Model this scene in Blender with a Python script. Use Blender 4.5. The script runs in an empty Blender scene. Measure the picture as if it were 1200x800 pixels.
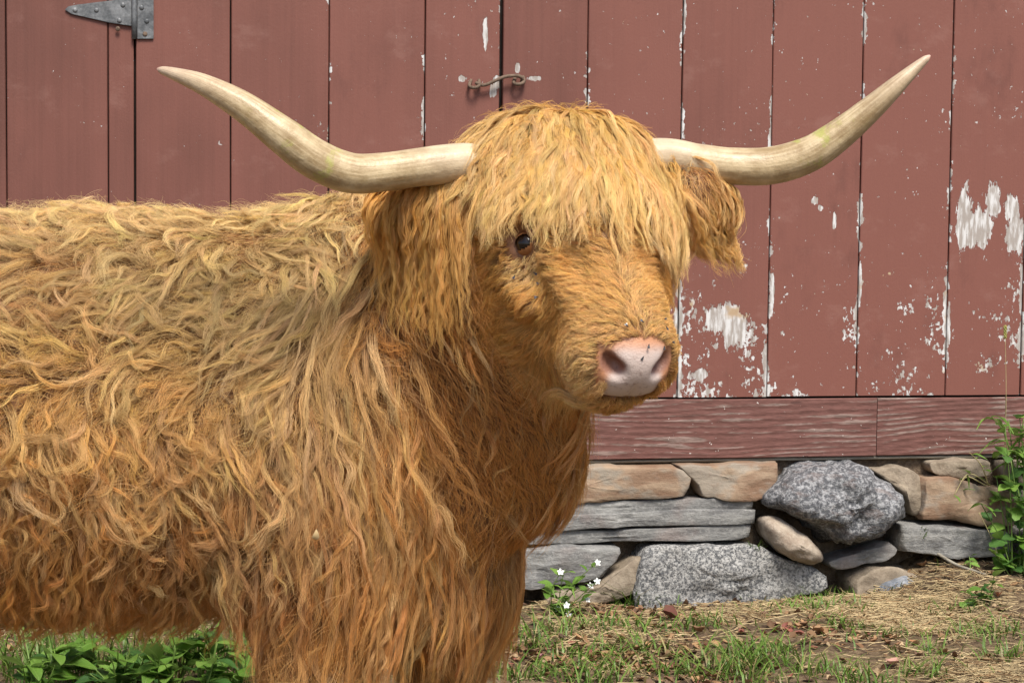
import bpy, bmesh, math, random
import numpy as np
from mathutils import Vector, Matrix, noise as mnoise

random.seed(4)
RNG = np.random.default_rng(4)
SC = bpy.context.scene
COL = SC.collection
R = math.radians

# ------------------------------------------------------------------ camera
F_PX, HOR, ROLL, CAM_H = 2200.0, 270.0, R(0.6), 1.145
PITCH = math.atan((400 - HOR) / F_PX)
cam_d = bpy.data.cameras.new('camera')
cam = bpy.data.objects.new('camera', cam_d)
COL.objects.link(cam)
YAW = R(-11)                                 # the barn wall recedes a little to the right
CAM_0 = Matrix.Rotation(R(90) - PITCH, 3, 'X') @ Matrix.Rotation(ROLL, 3, 'Z')
CAM_M = Matrix.Rotation(YAW, 3, 'Z') @ CAM_0
cam.matrix_world = Matrix.Translation((0, 0, CAM_H)) @ CAM_M.to_4x4()
cam_d.sensor_width = 36
cam_d.lens = 36 * F_PX / 1200
cam_d.clip_end = 500
SC.camera = cam

# ------------------------------------------------------------------ sky and sun
SUN_EL, SUN_AZ = R(57), R(6)     # azimuth measured from behind the camera, negative = from the left
SC.world = bpy.data.worlds.new('World')
SC.world.use_nodes = True
wn = SC.world.node_tree
bg = wn.nodes['Background']
sky = wn.nodes.new('ShaderNodeTexSky')
sky.sky_type = 'NISHITA'
sky.sun_disc = False
sky.sun_elevation = SUN_EL
sun_vec = Vector((math.sin(SUN_AZ) * math.cos(SUN_EL), -math.cos(SUN_AZ) * math.cos(SUN_EL), math.sin(SUN_EL)))
sky.sun_rotation = math.atan2(sun_vec.x, sun_vec.y)
sky.air_density = 1.0
sky.dust_density = 2.5
wn.links.new(sky.outputs[0], bg.inputs[0])
bg.inputs[1].default_value = 0.13
sl = bpy.data.lights.new('sun', 'SUN')
sl.energy = 4.0
sl.angle = R(20)
sl.color = (1.0, 0.95, 0.86)
so = bpy.data.objects.new('sun', sl)
COL.objects.link(so)
so.location = (-4, -6, 9)
so.rotation_euler = (-sun_vec).to_track_quat('-Z', 'Y').to_euler()
SC.view_settings.view_transform = 'Standard'
SC.view_settings.look = 'None'
SC.view_settings.exposure = 0.36
SC.view_settings.gamma = 1.0
SC.render.engine = 'CYCLES'
SC.cycles.use_denoising = True
SC.cycles.max_bounces = 8
SC.cycles.diffuse_bounces = 3
SC.cycles.glossy_bounces = 4
SC.cycles.transmission_bounces = 6
SC.cycles.transparent_max_bounces = 6
SC.cycles.caustics_reflective = False
SC.cycles.caustics_refractive = False
SC.cycles_curves.shape = 'RIBBONS'
SC.cycles_curves.subdivisions = 2

CM = np.array(CAM_M)
CM0 = np.array(CAM_0)
RZ = np.array(Matrix.Rotation(YAW, 3, 'Z'))


def Q(px, py, y):
    """the same in the cow's own frame, which is turned YAW from the barn's"""
    d = CM0 @ np.array(((px - 600) / F_PX, -(py - 400) / F_PX, -1.0))
    d *= y / d[1]
    return np.array((d[0], d[1], d[2] + CAM_H))


def turn(p):
    return np.asarray(p, dtype=float) @ RZ.T


def P(px, py, y):
    """world point seen at photo pixel (px, py) at depth y"""
    d = CM @ np.array(((px - 600) / F_PX, -(py - 400) / F_PX, -1.0))
    d *= y / d[1]
    return np.array((d[0], d[1], d[2] + CAM_H))


def srgb(r, g, b):
    c = np.array((r, g, b)) / 255.0
    return tuple(np.where(c <= 0.04045, c / 12.92, ((c + 0.055) / 1.055) ** 2.4))


# ------------------------------------------------------------------ helpers
def tag(o, label=None, cat=None, group=None, kind=None):
    if label: o['label'] = label
    if cat: o['category'] = cat
    if group: o['group'] = group
    if kind: o['kind'] = kind
    return o


def empty(name, loc=(0, 0, 0)):
    o = bpy.data.objects.new(name, None)
    o.empty_display_size = 0.1
    o.location = loc
    COL.objects.link(o)
    return o


def adopt(o, parent):
    """parent o (built in world coordinates) without moving it"""
    if parent is not None:
        o.parent = parent
        o.matrix_parent_inverse = Matrix.Translation(-Vector(parent.location)) if parent.parent is None else Matrix.Identity(4)
    return o


def link_mesh(name, me, mat=None, parent=None, smooth=True):
    if mat is not None and not me.materials:
        me.materials.append(mat)
    if smooth:
        me.polygons.foreach_set('use_smooth', [True] * len(me.polygons))
    o = bpy.data.objects.new(name, me)
    COL.objects.link(o)
    return adopt(o, parent)


def mesh_obj(name, verts, faces, mat=None, parent=None, smooth=True):
    me = bpy.data.meshes.new(name)
    me.from_pydata([tuple(v) for v in verts], [], [tuple(f) for f in faces])
    me.update()
    return link_mesh(name, me, mat, parent, smooth)


def bm_obj(name, bm, mat=None, parent=None, smooth=False):
    me = bpy.data.meshes.new(name)
    bm.normal_update()
    bm.to_mesh(me)
    bm.free()
    return link_mesh(name, me, mat, parent, smooth)


def fast_mesh(name, V, Fq, mat, parent=None, smooth=True, colors=None):
    """V (n,3) array, Fq (m,k) array of constant face size"""
    V = np.asarray(V, dtype=np.float32); Fq = np.asarray(Fq, dtype=np.int32)
    me = bpy.data.meshes.new(name)
    k = Fq.shape[1]
    me.vertices.add(len(V)); me.vertices.foreach_set('co', V.ravel())
    me.loops.add(Fq.size); me.loops.foreach_set('vertex_index', Fq.ravel())
    me.polygons.add(len(Fq))
    me.polygons.foreach_set('loop_start', np.arange(0, Fq.size, k, dtype=np.int32))
    me.update(calc_edges=True)
    me.validate()
    if colors is not None:
        a = me.attributes.new('tint', 'FLOAT_COLOR', 'POINT')
        c = np.ones((len(V), 4), dtype=np.float32); c[:, :3] = colors
        a.data.foreach_set('color', c.ravel())
    return link_mesh(name, me, mat, parent, smooth)


def tube(bm, pts, radii, seg=10, cap=True):
    """swept tube along pts"""
    pts = [Vector(p) for p in pts]
    rings = []
    up = Vector((0.13, 0.31, 0.94))
    for i, p in enumerate(pts):
        t = (pts[min(i + 1, len(pts) - 1)] - pts[max(i - 1, 0)]).normalized()
        u = (up - t * up.dot(t))
        if u.length < 1e-4:
            u = t.orthogonal()
        u.normalize(); up = u
        v = t.cross(u)
        r = radii[i] if hasattr(radii, '__len__') else radii
        rings.append([bm.verts.new(p + (u * math.cos(a) + v * math.sin(a)) * r)
                      for a in [2 * math.pi * k / seg for k in range(seg)]])
    for a, b in zip(rings, rings[1:]):
        for k in range(seg):
            bm.faces.new((a[k], a[(k + 1) % seg], b[(k + 1) % seg], b[k]))
    if cap:
        bm.faces.new(list(reversed(rings[0])))
        bm.faces.new(rings[-1])
    return rings


def catmull(pts, n):
    pts = np.asarray(pts, dtype=float)
    p = np.vstack([2 * pts[0] - pts[1], pts, 2 * pts[-1] - pts[-2]])
    m = len(pts) - 1
    ts = np.linspace(0, m, n)
    out = []
    for t in ts:
        i = min(int(t), m - 1); u = t - i
        a, b, c, d = p[i], p[i + 1], p[i + 2], p[i + 3]
        out.append(0.5 * (2 * b + (c - a) * u + (2 * a - 5 * b + 4 * c - d) * u * u + (3 * b - a - 3 * c + d) * u ** 3))
    return np.array(out)


# ------------------------------------------------------------------ node helper
class NT:
    def __init__(self, name):
        self.mat = bpy.data.materials.new(name)
        self.mat.use_nodes = True
        self.t = self.mat.node_tree
        self.t.nodes.clear()
        self.out = self.t.nodes.new('ShaderNodeOutputMaterial')

    def n(self, typ, **kw):
        nd = self.t.nodes.new('ShaderNode' + typ)
        ins = kw.pop('ins', {})
        for k, v in kw.items():
            setattr(nd, k, v)
        for k, v in ins.items():
            self.set(nd.inputs[k], v)
        return nd

    def set(self, sock, v):
        if isinstance(v, bpy.types.NodeSocket):
            self.t.links.new(v, sock)
        elif isinstance(v, (tuple, list, np.ndarray)):
            v = tuple(float(x) for x in v)
            if sock.type == 'RGBA' and len(v) == 3:
                v = v + (1.0,)
            sock.default_value = v
        else:
            sock.default_value = v

    def math(self, op, a, b=0.0, c=None, clamp=False):
        nd = self.n('Math', operation=op, use_clamp=clamp)
        self.set(nd.inputs[0], a); self.set(nd.inputs[1], b)
        if c is not None: self.set(nd.inputs[2], c)
        return nd.outputs[0]

    def vmath(self, op, a, b=(0, 0, 0)):
        nd = self.n('VectorMath', operation=op)
        self.set(nd.inputs[0], a)
        if op == 'SCALE': self.set(nd.inputs['Scale'], b)
        else: self.set(nd.inputs[1], b)
        return nd.outputs['Value'] if op in ('LENGTH', 'DISTANCE', 'DOT_PRODUCT') else nd.outputs[0]

    def noise(self, vec, scale, detail=4, rough=0.6, dist=0.0):
        nd = self.n('TexNoise', ins={'Scale': scale, 'Detail': detail, 'Roughness': rough, 'Distortion': dist})
        self.set(nd.inputs['Vector'], vec)
        return nd.outputs[0]

    def ramp(self, fac, stops, interp='LINEAR'):
        nd = self.n('ValToRGB')
        cr = nd.color_ramp; cr.interpolation = interp
        while len(cr.elements) < len(stops): cr.elements.new(0.5)
        for e, (p, c) in zip(cr.elements, stops):
            e.position = p
            e.color = (c, c, c, 1) if not hasattr(c, '__len__') else tuple(c) + ((1,) if len(c) == 3 else ())
        self.set(nd.inputs[0], fac)
        return nd.outputs[0]

    def step(self, v, lo, hi):
        nd = self.n('MapRange', interpolation_type='SMOOTHSTEP')
        self.set(nd.inputs[0], v); self.set(nd.inputs[1], lo); self.set(nd.inputs[2], hi)
        return nd.outputs[0]

    def mix(self, fac, a, b, mode='MIX'):
        nd = self.n('Mix', data_type='RGBA', blend_type=mode)
        self.set(nd.inputs[0], fac); self.set(nd.inputs[6], a); self.set(nd.inputs[7], b)
        return nd.outputs[2]

    def principled(self, color, rough=0.8, bump=None, bump_d=0.002, spec=0.4, **ins):
        b = self.n('BsdfPrincipled')
        self.set(b.inputs['Base Color'], color)
        self.set(b.inputs['Roughness'], rough)
        self.set(b.inputs['Specular IOR Level'], spec)
        for k, v in ins.items():
            self.set(b.inputs[k.replace('_', ' ')], v)
        if bump is not None:
            bn = self.n('Bump', ins={'Strength': 1.0, 'Distance': bump_d})
            self.set(bn.inputs['Height'], bump)
            self.t.links.new(bn.outputs[0], b.inputs['Normal'])
        self.t.links.new(b.outputs[0], self.out.inputs[0])
        return b

    def pos(self):
        return self.n('NewGeometry').outputs['Position']

    def tc(self, which):
        return self.n('TexCoord').outputs[which]

    def rnd(self):
        return self.n('ObjectInfo').outputs['Random']

    def scaled(self, vec, s):
        return self.vmath('MULTIPLY', vec, s)

    def sep(self, v):
        nd = self.n('SeparateXYZ'); self.set(nd.inputs[0], v)
        return nd.outputs


# ================================================================== MATERIALS
YW = 5.86                                   # face of the barn boards
mm = 2.664e-3                               # metres per photo pixel on that wall


def red_paint():
    m = NT('weathered_red_paint')
    p = m.pos()
    off = m.math('MULTIPLY', m.rnd(), 37.0)
    offv = m.n('CombineXYZ'); m.set(offv.inputs[0], off); m.set(offv.inputs[1], off); m.set(offv.inputs[2], off)
    q = m.vmath('ADD', p, offv.outputs[0])
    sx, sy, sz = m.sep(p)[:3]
    g = m.sep(m.tc('Generated'))
    # paint colour, faded a little differently on every board
    grain = m.noise(m.scaled(q, (60, 10, 1.6)), 1.0, 5, 0.6)
    broad = m.noise(m.scaled(q, (3.0, 1, 1.6)), 1.0, 3, 0.55)
    fine = m.noise(q, 140, 3, 0.6)
    cA, cB = (0.105, 0.040, 0.029), (0.198, 0.075, 0.056)
    f = m.math('ADD', m.math('MULTIPLY', broad, 0.9), m.math('MULTIPLY', grain, 0.35))
    f = m.math('ADD', f, m.math('MULTIPLY', m.math('SUBTRACT', m.rnd(), 0.5), 0.3))
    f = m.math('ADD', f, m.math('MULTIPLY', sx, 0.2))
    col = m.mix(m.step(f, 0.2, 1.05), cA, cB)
    dirt = m.step(m.noise(m.scaled(q, (5, 1, 2.2)), 1.0, 5, 0.65), 0.56, 0.75)
    col = m.mix(m.math('MULTIPLY', dirt, 0.45), col, (0.085, 0.032, 0.025))
    grn = m.step(grain, 0.62, 0.78)
    col = m.mix(m.math('MULTIPLY', grn, 0.22), col, (0.1, 0.037, 0.03))
    # knots: rings round sparse cell centres
    vor = m.n('TexVoronoi', feature='F1', ins={'Scale': 1.0, 'Randomness': 1.0})
    m.set(vor.inputs['Vector'], m.scaled(q, (3.6, 0.0, 2.0)))
    kd = vor.outputs['Distance']
    ring = m.math('SINE', m.math('MULTIPLY', m.math('ADD', kd, m.math('MULTIPLY', fine, 0.01)), 260.0))
    kmask = m.math('SUBTRACT', 1.0, m.step(kd, 0.045, 0.065))
    col = m.mix(m.math('MULTIPLY', m.math('MULTIPLY', m.step(ring, 0.2, 1.0), kmask), 0.35), col, (0.3, 0.17, 0.14))
    halo = m.math('SUBTRACT', 1.0, m.step(kd, 0.02, 0.14))
    col = m.mix(m.math('MULTIPLY', halo, 0.28), col, (0.11, 0.045, 0.036))
    # chipped white undercoat: how much paint has gone depends on the place
    low = m.math('SUBTRACT', 1.0, m.step(sz, 0.72, 1.35))
    rightside = m.step(sx, 0.15, 0.75)
    bare = m.math('MULTIPLY', rightside, m.math('ADD', m.math('MULTIPLY', low, 0.95), 0.22))
    edge = m.math('MINIMUM', g[0], m.math('SUBTRACT', 1.0, g[0]))
    seam = m.math('SUBTRACT', 1.0, m.step(edge, 0.0, 0.06))
    seam_r = m.math('ADD', 0.55, m.math('MULTIPLY', rightside, 1.25))
    clump = m.step(m.noise(q, 7.0, 3, 0.6), 0.42, 0.68)
    amount = m.math('MULTIPLY', bare, m.math('ADD', 0.35, m.math('MULTIPLY', clump, 0.95)))
    amount = m.math('ADD', amount, m.math('MULTIPLY', m.math('MULTIPLY', seam, seam_r), m.math('ADD', 0.2, clump)))
    spots = m.noise(m.scaled(q, (1.0, 1.0, 0.75)), 62.0, 4, 0.62)
    streak = m.noise(m.scaled(q, (90, 10, 16)), 1.0, 3, 0.6)
    sp = m.math('ADD', m.math('MULTIPLY', spots, 0.75), m.math('MULTIPLY', streak, 0.25))
    thr = m.math('SUBTRACT', 0.735, m.math('MULTIPLY', amount, 0.165))
    chip = m.step(m.math('SUBTRACT', sp, thr), 0.0, 0.012)
    fsz = m.noise(m.scaled(q, (1.0, 1.0, 0.8)), 75, 3, 0.55)
    fth = m.math('SUBTRACT', 0.752, m.math('MULTIPLY', m.math('ADD', m.math('MULTIPLY', rightside, 0.6), clump), 0.055))
    few = m.step(m.math('SUBTRACT', fsz, fth), 0.0, 0.012)
    chip = m.math('MAXIMUM', chip, m.math('MULTIPLY', few, 0.8))
    # thin slanting scratches and dull rubbed places
    sv = m.n('CombineXYZ')
    m.set(sv.inputs[0], m.math('MULTIPLY', m.math('ADD', m.sep(q)[0], m.math('MULTIPLY', m.sep(q)[2], 0.55)), 14.0))
    m.set(sv.inputs[2], m.math('MULTIPLY', m.math('SUBTRACT', m.sep(q)[2], m.math('MULTIPLY', m.sep(q)[0], 0.55)), 110.0))
    scr = m.noise(sv.outputs[0], 1.0, 2, 0.5)
    sth = m.math('SUBTRACT', 0.80, m.math('MULTIPLY', m.math('ADD', m.math('MULTIPLY', rightside, 0.5), m.math('MULTIPLY', clump, 0.6)), 0.075))
    few = m.math('MAXIMUM', few, m.step(m.math('SUBTRACT', scr, sth), 0.0, 0.02))
    rub = m.step(m.noise(m.scaled(q, (6, 1, 9)), 1.0, 5, 0.7), 0.55, 0.72)
    col = m.mix(m.math('MULTIPLY', rub, 0.22), col, (0.30, 0.16, 0.13))
    # big bare patches where the paint came off in sheets
    warp = m.math('MULTIPLY', m.math('SUBTRACT', m.math('ADD', m.math('MULTIPLY', m.noise(m.scaled(q, (1.3, 1, 0.55)), 34, 5, 0.7), 0.7), m.math('MULTIPLY', streak, 0.3)), 0.5), 3.2)
    best = None
    for (px, py, rx, rz) in ((840, 375, 16, 17), (862, 385, 19, 25), (855, 365, 10, 12), (1130, 255, 11, 40), (1146, 268, 20, 24), (1190, 275, 12, 30),
                             (1165, 235, 9, 24), (1185, 245, 10, 16), (583, 95, 5, 9), (577, 107, 4, 7), (606, 80, 3, 6), (569, 38, 3, 20), (626, 92, 8, 3), (541, 92, 5, 4),
                             (820, 440, 12, 8), (978, 258, 3, 10), (955, 235, 4, 5), (962, 244, 3, 4), (1008, 330, 2.5, 30), (905, 345, 3, 30), (1112, 380, 3, 28), (897, 420, 4, 22)):
        c = P(px, py, YW)
        dx = m.math('DIVIDE', m.math('SUBTRACT', sx, float(c[0])), rx * mm)
        dz = m.math('DIVIDE', m.math('SUBTRACT', sz, float(c[2])), rz * mm)
        d = m.math('SQRT', m.math('ADD', m.math('MULTIPLY', dx, dx), m.math('MULTIPLY', dz, dz)))
        best = d if best is None else m.math('MINIMUM', best, d)
    patch = m.math('SUBTRACT', 1.0, m.step(m.math('ADD', best, warp), 0.93, 1.0))
    chip = m.math('MAXIMUM', chip, patch)
    white = m.mix(m.step(m.noise(m.scaled(q, (80, 20, 14)), 1.0, 4, 0.6), 0.42, 0.62), (0.34, 0.3, 0.27), (0.62, 0.61, 0.6))
    tanwood = m.mix(m.step(m.noise(q, 9, 3, 0.6), 0.6, 0.72), white, (0.42, 0.3, 0.19))
    col = m.mix(chip, col, tanwood)
    h = m.math('ADD', m.math('MULTIPLY', grain, 0.5), m.math('MULTIPLY', fine, 0.25))
    h = m.math('SUBTRACT', h, m.math('MULTIPLY', chip, 0.5))
    rough = m.math('ADD', 0.62, m.math('MULTIPLY', chip, 0.25))
    m.principled(col, rough, h, 0.0022, 0.35)
    return m.mat


def sill_paint():
    m = NT('worn_red_sill')
    p = m.pos()
    off = m.math('MULTIPLY', m.rnd(), 11.0)
    ov = m.n('CombineXYZ'); m.set(ov.inputs[0], off); m.set(ov.inputs[2], off)
    q = m.vmath('ADD', p, ov.outputs[0])
    wob = m.noise(m.scaled(q, (1.3, 1, 7.0)), 1.0, 3, 0.5)
    s = m.sep(q)
    arch = m.noise(m.scaled(q, (0.9, 1, 4.0)), 1.0, 2, 0.4)
    rings = m.math('SINE', m.math('ADD', m.math('MULTIPLY', s[2], 330.0), m.math('ADD', m.math('MULTIPLY', arch, 75.0), m.math('MULTIPLY', wob, 10.0))))
    patch = m.noise(m.scaled(q, (3.0, 1, 16.0)), 1.0, 5, 0.65)
    v = m.math('ADD', m.math('MULTIPLY', rings, 0.09), m.math('ADD', m.math('MULTIPLY', patch, 0.9), 0.04))
    worn = m.step(m.math('ADD', v, m.math('MULTIPLY', m.step(m.noise(m.scaled(q, (2.2, 1, 8.0)), 1.0, 4, 0.7), 0.5, 0.7), 0.12)), 0.55, 0.63)
    fine = m.noise(m.scaled(q, (25, 10, 170)), 1.0, 4, 0.65)
    red = m.mix(m.step(fine, 0.3, 0.7), (0.115, 0.052, 0.042), (0.185, 0.085, 0.071))
    grey = m.mix(m.step(fine, 0.35, 0.65), (0.17, 0.125, 0.105), (0.33, 0.25, 0.215))
    col = m.mix(m.math('MULTIPLY', worn, 0.72), red, grey)
    spk = m.step(m.noise(q, 80, 3, 0.6), 0.72, 0.735)
    col = m.mix(spk, col, (0.66, 0.62, 0.57))
    crack = m.step(m.noise(m.scaled(q, (5, 1, 110)), 1.0, 2, 0.5), 0.72, 0.74)
    col = m.mix(crack, col, (0.03, 0.02, 0.017))
    h = m.math('SUBTRACT', m.math('ADD', m.math('MULTIPLY', fine, 0.5), m.math('MULTIPLY', rings, 0.15)), crack)
    m.principled(col, 0.8, h, 0.003, 0.25)
    return m.mat


def simple(name, c1, c2, scale=20, rough=0.8, bump=0.002, stretch=(1, 1, 1), spec=0.3, metallic=0.0, detail=5):
    m = NT(name)
    q = m.scaled(m.tc('Object'), stretch)
    n1 = m.noise(q, scale, detail, 0.62)
    n2 = m.noise(q, scale * 5.3, 3, 0.6)
    f = m.math('ADD', m.math('MULTIPLY', n1, 0.7), m.math('MULTIPLY', n2, 0.3))
    col = m.mix(m.step(f, 0.3, 0.7), c1, c2)
    m.principled(col, rough, m.math('ADD', n1, m.math('MULTIPLY', n2, 0.4)), bump, spec, Metallic=metallic)
    return m.mat


def granite():
    m = NT('speckled_granite')
    p = m.pos()
    a = m.noise(p, 105, 3, 0.75)
    b = m.noise(p, 34, 4, 0.6)
    big = m.noise(p, 6, 4, 0.6)
    c = m.mix(m.step(a, 0.4, 0.6), (0.085, 0.087, 0.09), (0.42, 0.41, 0.39))
    c = m.mix(m.math('MULTIPLY', m.step(b, 0.5, 0.66), 0.5), c, (0.13, 0.132, 0.135))
    c = m.mix(m.math('MULTIPLY', m.step(big, 0.45, 0.7), 0.4), c, (0.22, 0.2, 0.17))
    m.principled(c, 0.8, m.math('ADD', a, m.math('MULTIPLY', b, 1.5)), 0.004, 0.4)
    return m.mat


def boulder_mat():
    m = NT('dark_rough_rock')
    p = m.pos()
    a = m.noise(p, 70, 6, 0.72)
    b = m.noise(m.scaled(p, (1, 1, 2.0)), 15, 5, 0.65, 0.6)
    c = m.mix(m.step(a, 0.42, 0.64), (0.085, 0.087, 0.094), (0.37, 0.37, 0.375))
    c = m.mix(m.math('MULTIPLY', m.step(b, 0.52, 0.68), 0.55), c, (0.2, 0.155, 0.14))
    m.principled(c, 0.82, m.math('ADD', a, m.math('MULTIPLY', b, 1.6)), 0.008, 0.4)
    return m.mat


def slate():
    m = NT('layered_grey_slate')
    p = m.pos()
    a = m.noise(m.scaled(p, (9, 6, 34)), 1.0, 6, 0.7)
    b = m.noise(p, 80, 4, 0.65)
    d = m.noise(p, 5, 3, 0.6)
    c = m.mix(m.step(a, 0.35, 0.66), (0.13, 0.128, 0.125), (0.27, 0.265, 0.25))
    c = m.mix(m.math('MULTIPLY', m.step(b, 0.48, 0.7), 0.4), c, (0.4, 0.39, 0.37))
    c = m.mix(m.math('MULTIPLY', m.step(d, 0.5, 0.68), 0.4), c, (0.25, 0.17, 0.145))
    m.principled(c, 0.8, m.math('ADD', a, m.math('MULTIPLY', b, 0.5)), 0.006, 0.35)
    return m.mat


def sandstone():
    m = NT('orange_sandstone')
    p = m.pos()
    a = m.noise(m.scaled(p, (5, 3, 22)), 1.0, 5, 0.62)
    b = m.noise(p, 60, 4, 0.65)
    d = m.noise(m.scaled(p, (3, 3, 5)), 2.0, 3, 0.6)
    c = m.mix(m.step(a, 0.36, 0.64), (0.215, 0.13, 0.082), (0.34, 0.245, 0.165))
    c = m.mix(m.math('MULTIPLY', m.step(d, 0.48, 0.6), 0.75), c, (0.28, 0.25, 0.205))
    c = m.mix(m.math('MULTIPLY', m.step(b, 0.55, 0.7), 0.35), c, (0.2, 0.13, 0.085))
    m.principled(c, 0.85, m.math('ADD', a, m.math('MULTIPLY', b, 0.5)), 0.006, 0.3)
    return m.mat


def ground_mat():
    m = NT('dirt_and_litter')
    p = m.pos()
    a = m.noise(p, 5, 5, 0.6)
    b = m.noise(p, 45, 5, 0.7)
    c0 = m.mix(m.step(b, 0.32, 0.68), (0.05, 0.034, 0.023), (0.17, 0.118, 0.074))
    c1 = m.mix(m.step(b, 0.35, 0.62), (0.09, 0.062, 0.036), (0.25, 0.185, 0.11))
    c = m.mix(m.step(a, 0.42, 0.6), c0, c1)
    m.principled(c, 0.95, m.math('ADD', a, b), 0.012, 0.1)
    return m.mat


def attr_mat(name, rough=0.6, transl=0.0, spec=0.35, bump=None):
    """colour from the 'tint' attribute (the pigment of each blade or leaf)"""
    m = NT(name)
    at = m.n('Attribute', attribute_name='tint')
    b = m.principled(at.outputs['Color'], rough, None, 0.001, spec)
    if transl:
        tr = m.n('BsdfTranslucent'); m.set(tr.inputs[0], at.outputs['Color'])
        mx = m.n('MixShader', ins={0: transl})
        m.t.links.new(b.outputs[0], mx.inputs[1]); m.t.links.new(tr.outputs[0], mx.inputs[2])
        m.t.links.new(mx.outputs[0], m.out.inputs[0])
    return m.mat


def leaf_mat(name, c1, c2, vein=(0.2, 0.35, 0.1), transl=0.3, rough=0.45):
    m = NT(name)
    o = m.tc('Object'); s = m.sep(o)
    n1 = m.noise(o, 60, 3, 0.6)
    col = m.mix(m.step(m.math('ADD', m.math('MULTIPLY', n1, 0.5), m.math('MULTIPLY', m.rnd(), 0.5)), 0.25, 0.75), c1, c2)
    mid = m.math('SUBTRACT', 1.0, m.step(m.math('ABSOLUTE', s[0]), 0.0, 0.02))
    col = m.mix(m.math('MULTIPLY', mid, 0.5), col, vein)
    b = m.principled(col, rough, n1, 0.001, 0.45)
    tr = m.n('BsdfTranslucent'); m.set(tr.inputs[0], m.mix(0.5, col, vein))
    mx = m.n('MixShader', ins={0: transl})
    m.t.links.new(b.outputs[0], mx.inputs[1]); m.t.links.new(tr.outputs[0], mx.inputs[2])
    m.t.links.new(mx.outputs[0], m.out.inputs[0])
    return m.mat


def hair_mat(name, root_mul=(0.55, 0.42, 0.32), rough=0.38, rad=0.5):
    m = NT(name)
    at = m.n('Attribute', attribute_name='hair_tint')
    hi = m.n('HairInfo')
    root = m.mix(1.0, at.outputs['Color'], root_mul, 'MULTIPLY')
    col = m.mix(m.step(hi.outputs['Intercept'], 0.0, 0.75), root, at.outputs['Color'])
    d = m.n('BsdfDiffuse'); m.set(d.inputs[0], col)
    tr = m.n('BsdfTranslucent'); m.set(tr.inputs[0], col)
    g = m.n('BsdfHair', component='Reflection'); m.set(g.inputs[0], (1.0, 0.86, 0.62)); m.set(g.inputs['RoughnessU'], rough); m.set(g.inputs['RoughnessV'], rad)
    a1 = m.n('MixShader', ins={0: 0.2}); m.t.links.new(d.outputs[0], a1.inputs[1]); m.t.links.new(tr.outputs[0], a1.inputs[2])
    a2 = m.n('MixShader', ins={0: 0.09}); m.t.links.new(a1.outputs[0], a2.inputs[1]); m.t.links.new(g.outputs[0], a2.inputs[2])
    m.t.links.new(a2.outputs[0], m.out.inputs[0])
    return m.mat


def horn_mat():
    m = NT('pale_horn')
    at = m.n('Attribute', attribute_name='tint')
    s = m.sep(at.outputs['Vector'])       # x = distance along the horn, y = round it
    o = m.pos()
    a = m.noise(o, 22, 5, 0.65)
    b = m.noise(o, 120, 3, 0.6)
    stv = m.n('CombineXYZ'); m.set(stv.inputs[0], m.math('MULTIPLY', s[0], 4.0)); m.set(stv.inputs[1], m.math('MULTIPLY', s[1], 9.0))
    st = m.noise(stv.outputs[0], 1.0, 4, 0.6)
    col = m.mix(m.step(m.math('ADD', m.math('MULTIPLY', a, 0.5), m.math('MULTIPLY', st, 0.5)), 0.36, 0.64), (0.30, 0.205, 0.10), (0.60, 0.475, 0.29))
    tip = m.step(s[0], 0.62, 1.0)
    col = m.mix(m.math('MULTIPLY', tip, 0.75), col, (0.50, 0.37, 0.27))
    col = m.mix(m.step(s[0], 0.965, 0.995), col, (0.66, 0.42, 0.32))
    base = m.math('SUBTRACT', 1.0, m.step(s[0], 0.1, 0.3))
    col = m.mix(m.math('MULTIPLY', base, 0.5), col, (0.58, 0.47, 0.34))
    alg = m.math('MULTIPLY', m.step(m.noise(o, 16, 4, 0.7), 0.54, 0.66), m.math('MULTIPLY', m.step(s[0], 0.36, 0.46), m.math('SUBTRACT', 1.0, m.step(s[0], 0.58, 0.72))))
    col = m.mix(m.math('MULTIPLY', alg, 0.75), col, (0.36, 0.36, 0.08))
    scr = m.step(m.noise(stv.outputs[0], 2.5, 4, 0.7), 0.62, 0.72)
    col = m.mix(m.math('MULTIPLY', scr, 0.5), col, (0.25, 0.17, 0.09))
    h = m.math('ADD', m.math('ADD', a, m.math('MULTIPLY', st, 0.3)), m.math('MULTIPLY', b, 0.3))
    m.principled(col, 0.42, h, 0.0022, 0.5)
    return m.mat


def skin_mat():
    m = NT('cow_skin')
    at = m.n('Attribute', attribute_name='tint')
    o = m.tc('Object')
    a = m.noise(o, 90, 4, 0.65)
    vor = m.n('TexVoronoi', feature='F1', ins={'Scale': 330.0})
    m.set(vor.inputs['Vector'], o)
    col = m.mix(m.step(a, 0.55, 0.72), at.outputs['Color'], m.mix(1.0, at.outputs['Color'], (0.68, 0.62, 0.6), 'MULTIPLY'))
    m.principled(col, 0.5, m.math('ADD', m.math('MULTIPLY', vor.outputs['Distance'], -0.35), m.math('MULTIPLY', a, 0.5)), 0.0009, 0.5)
    return m.mat


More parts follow.
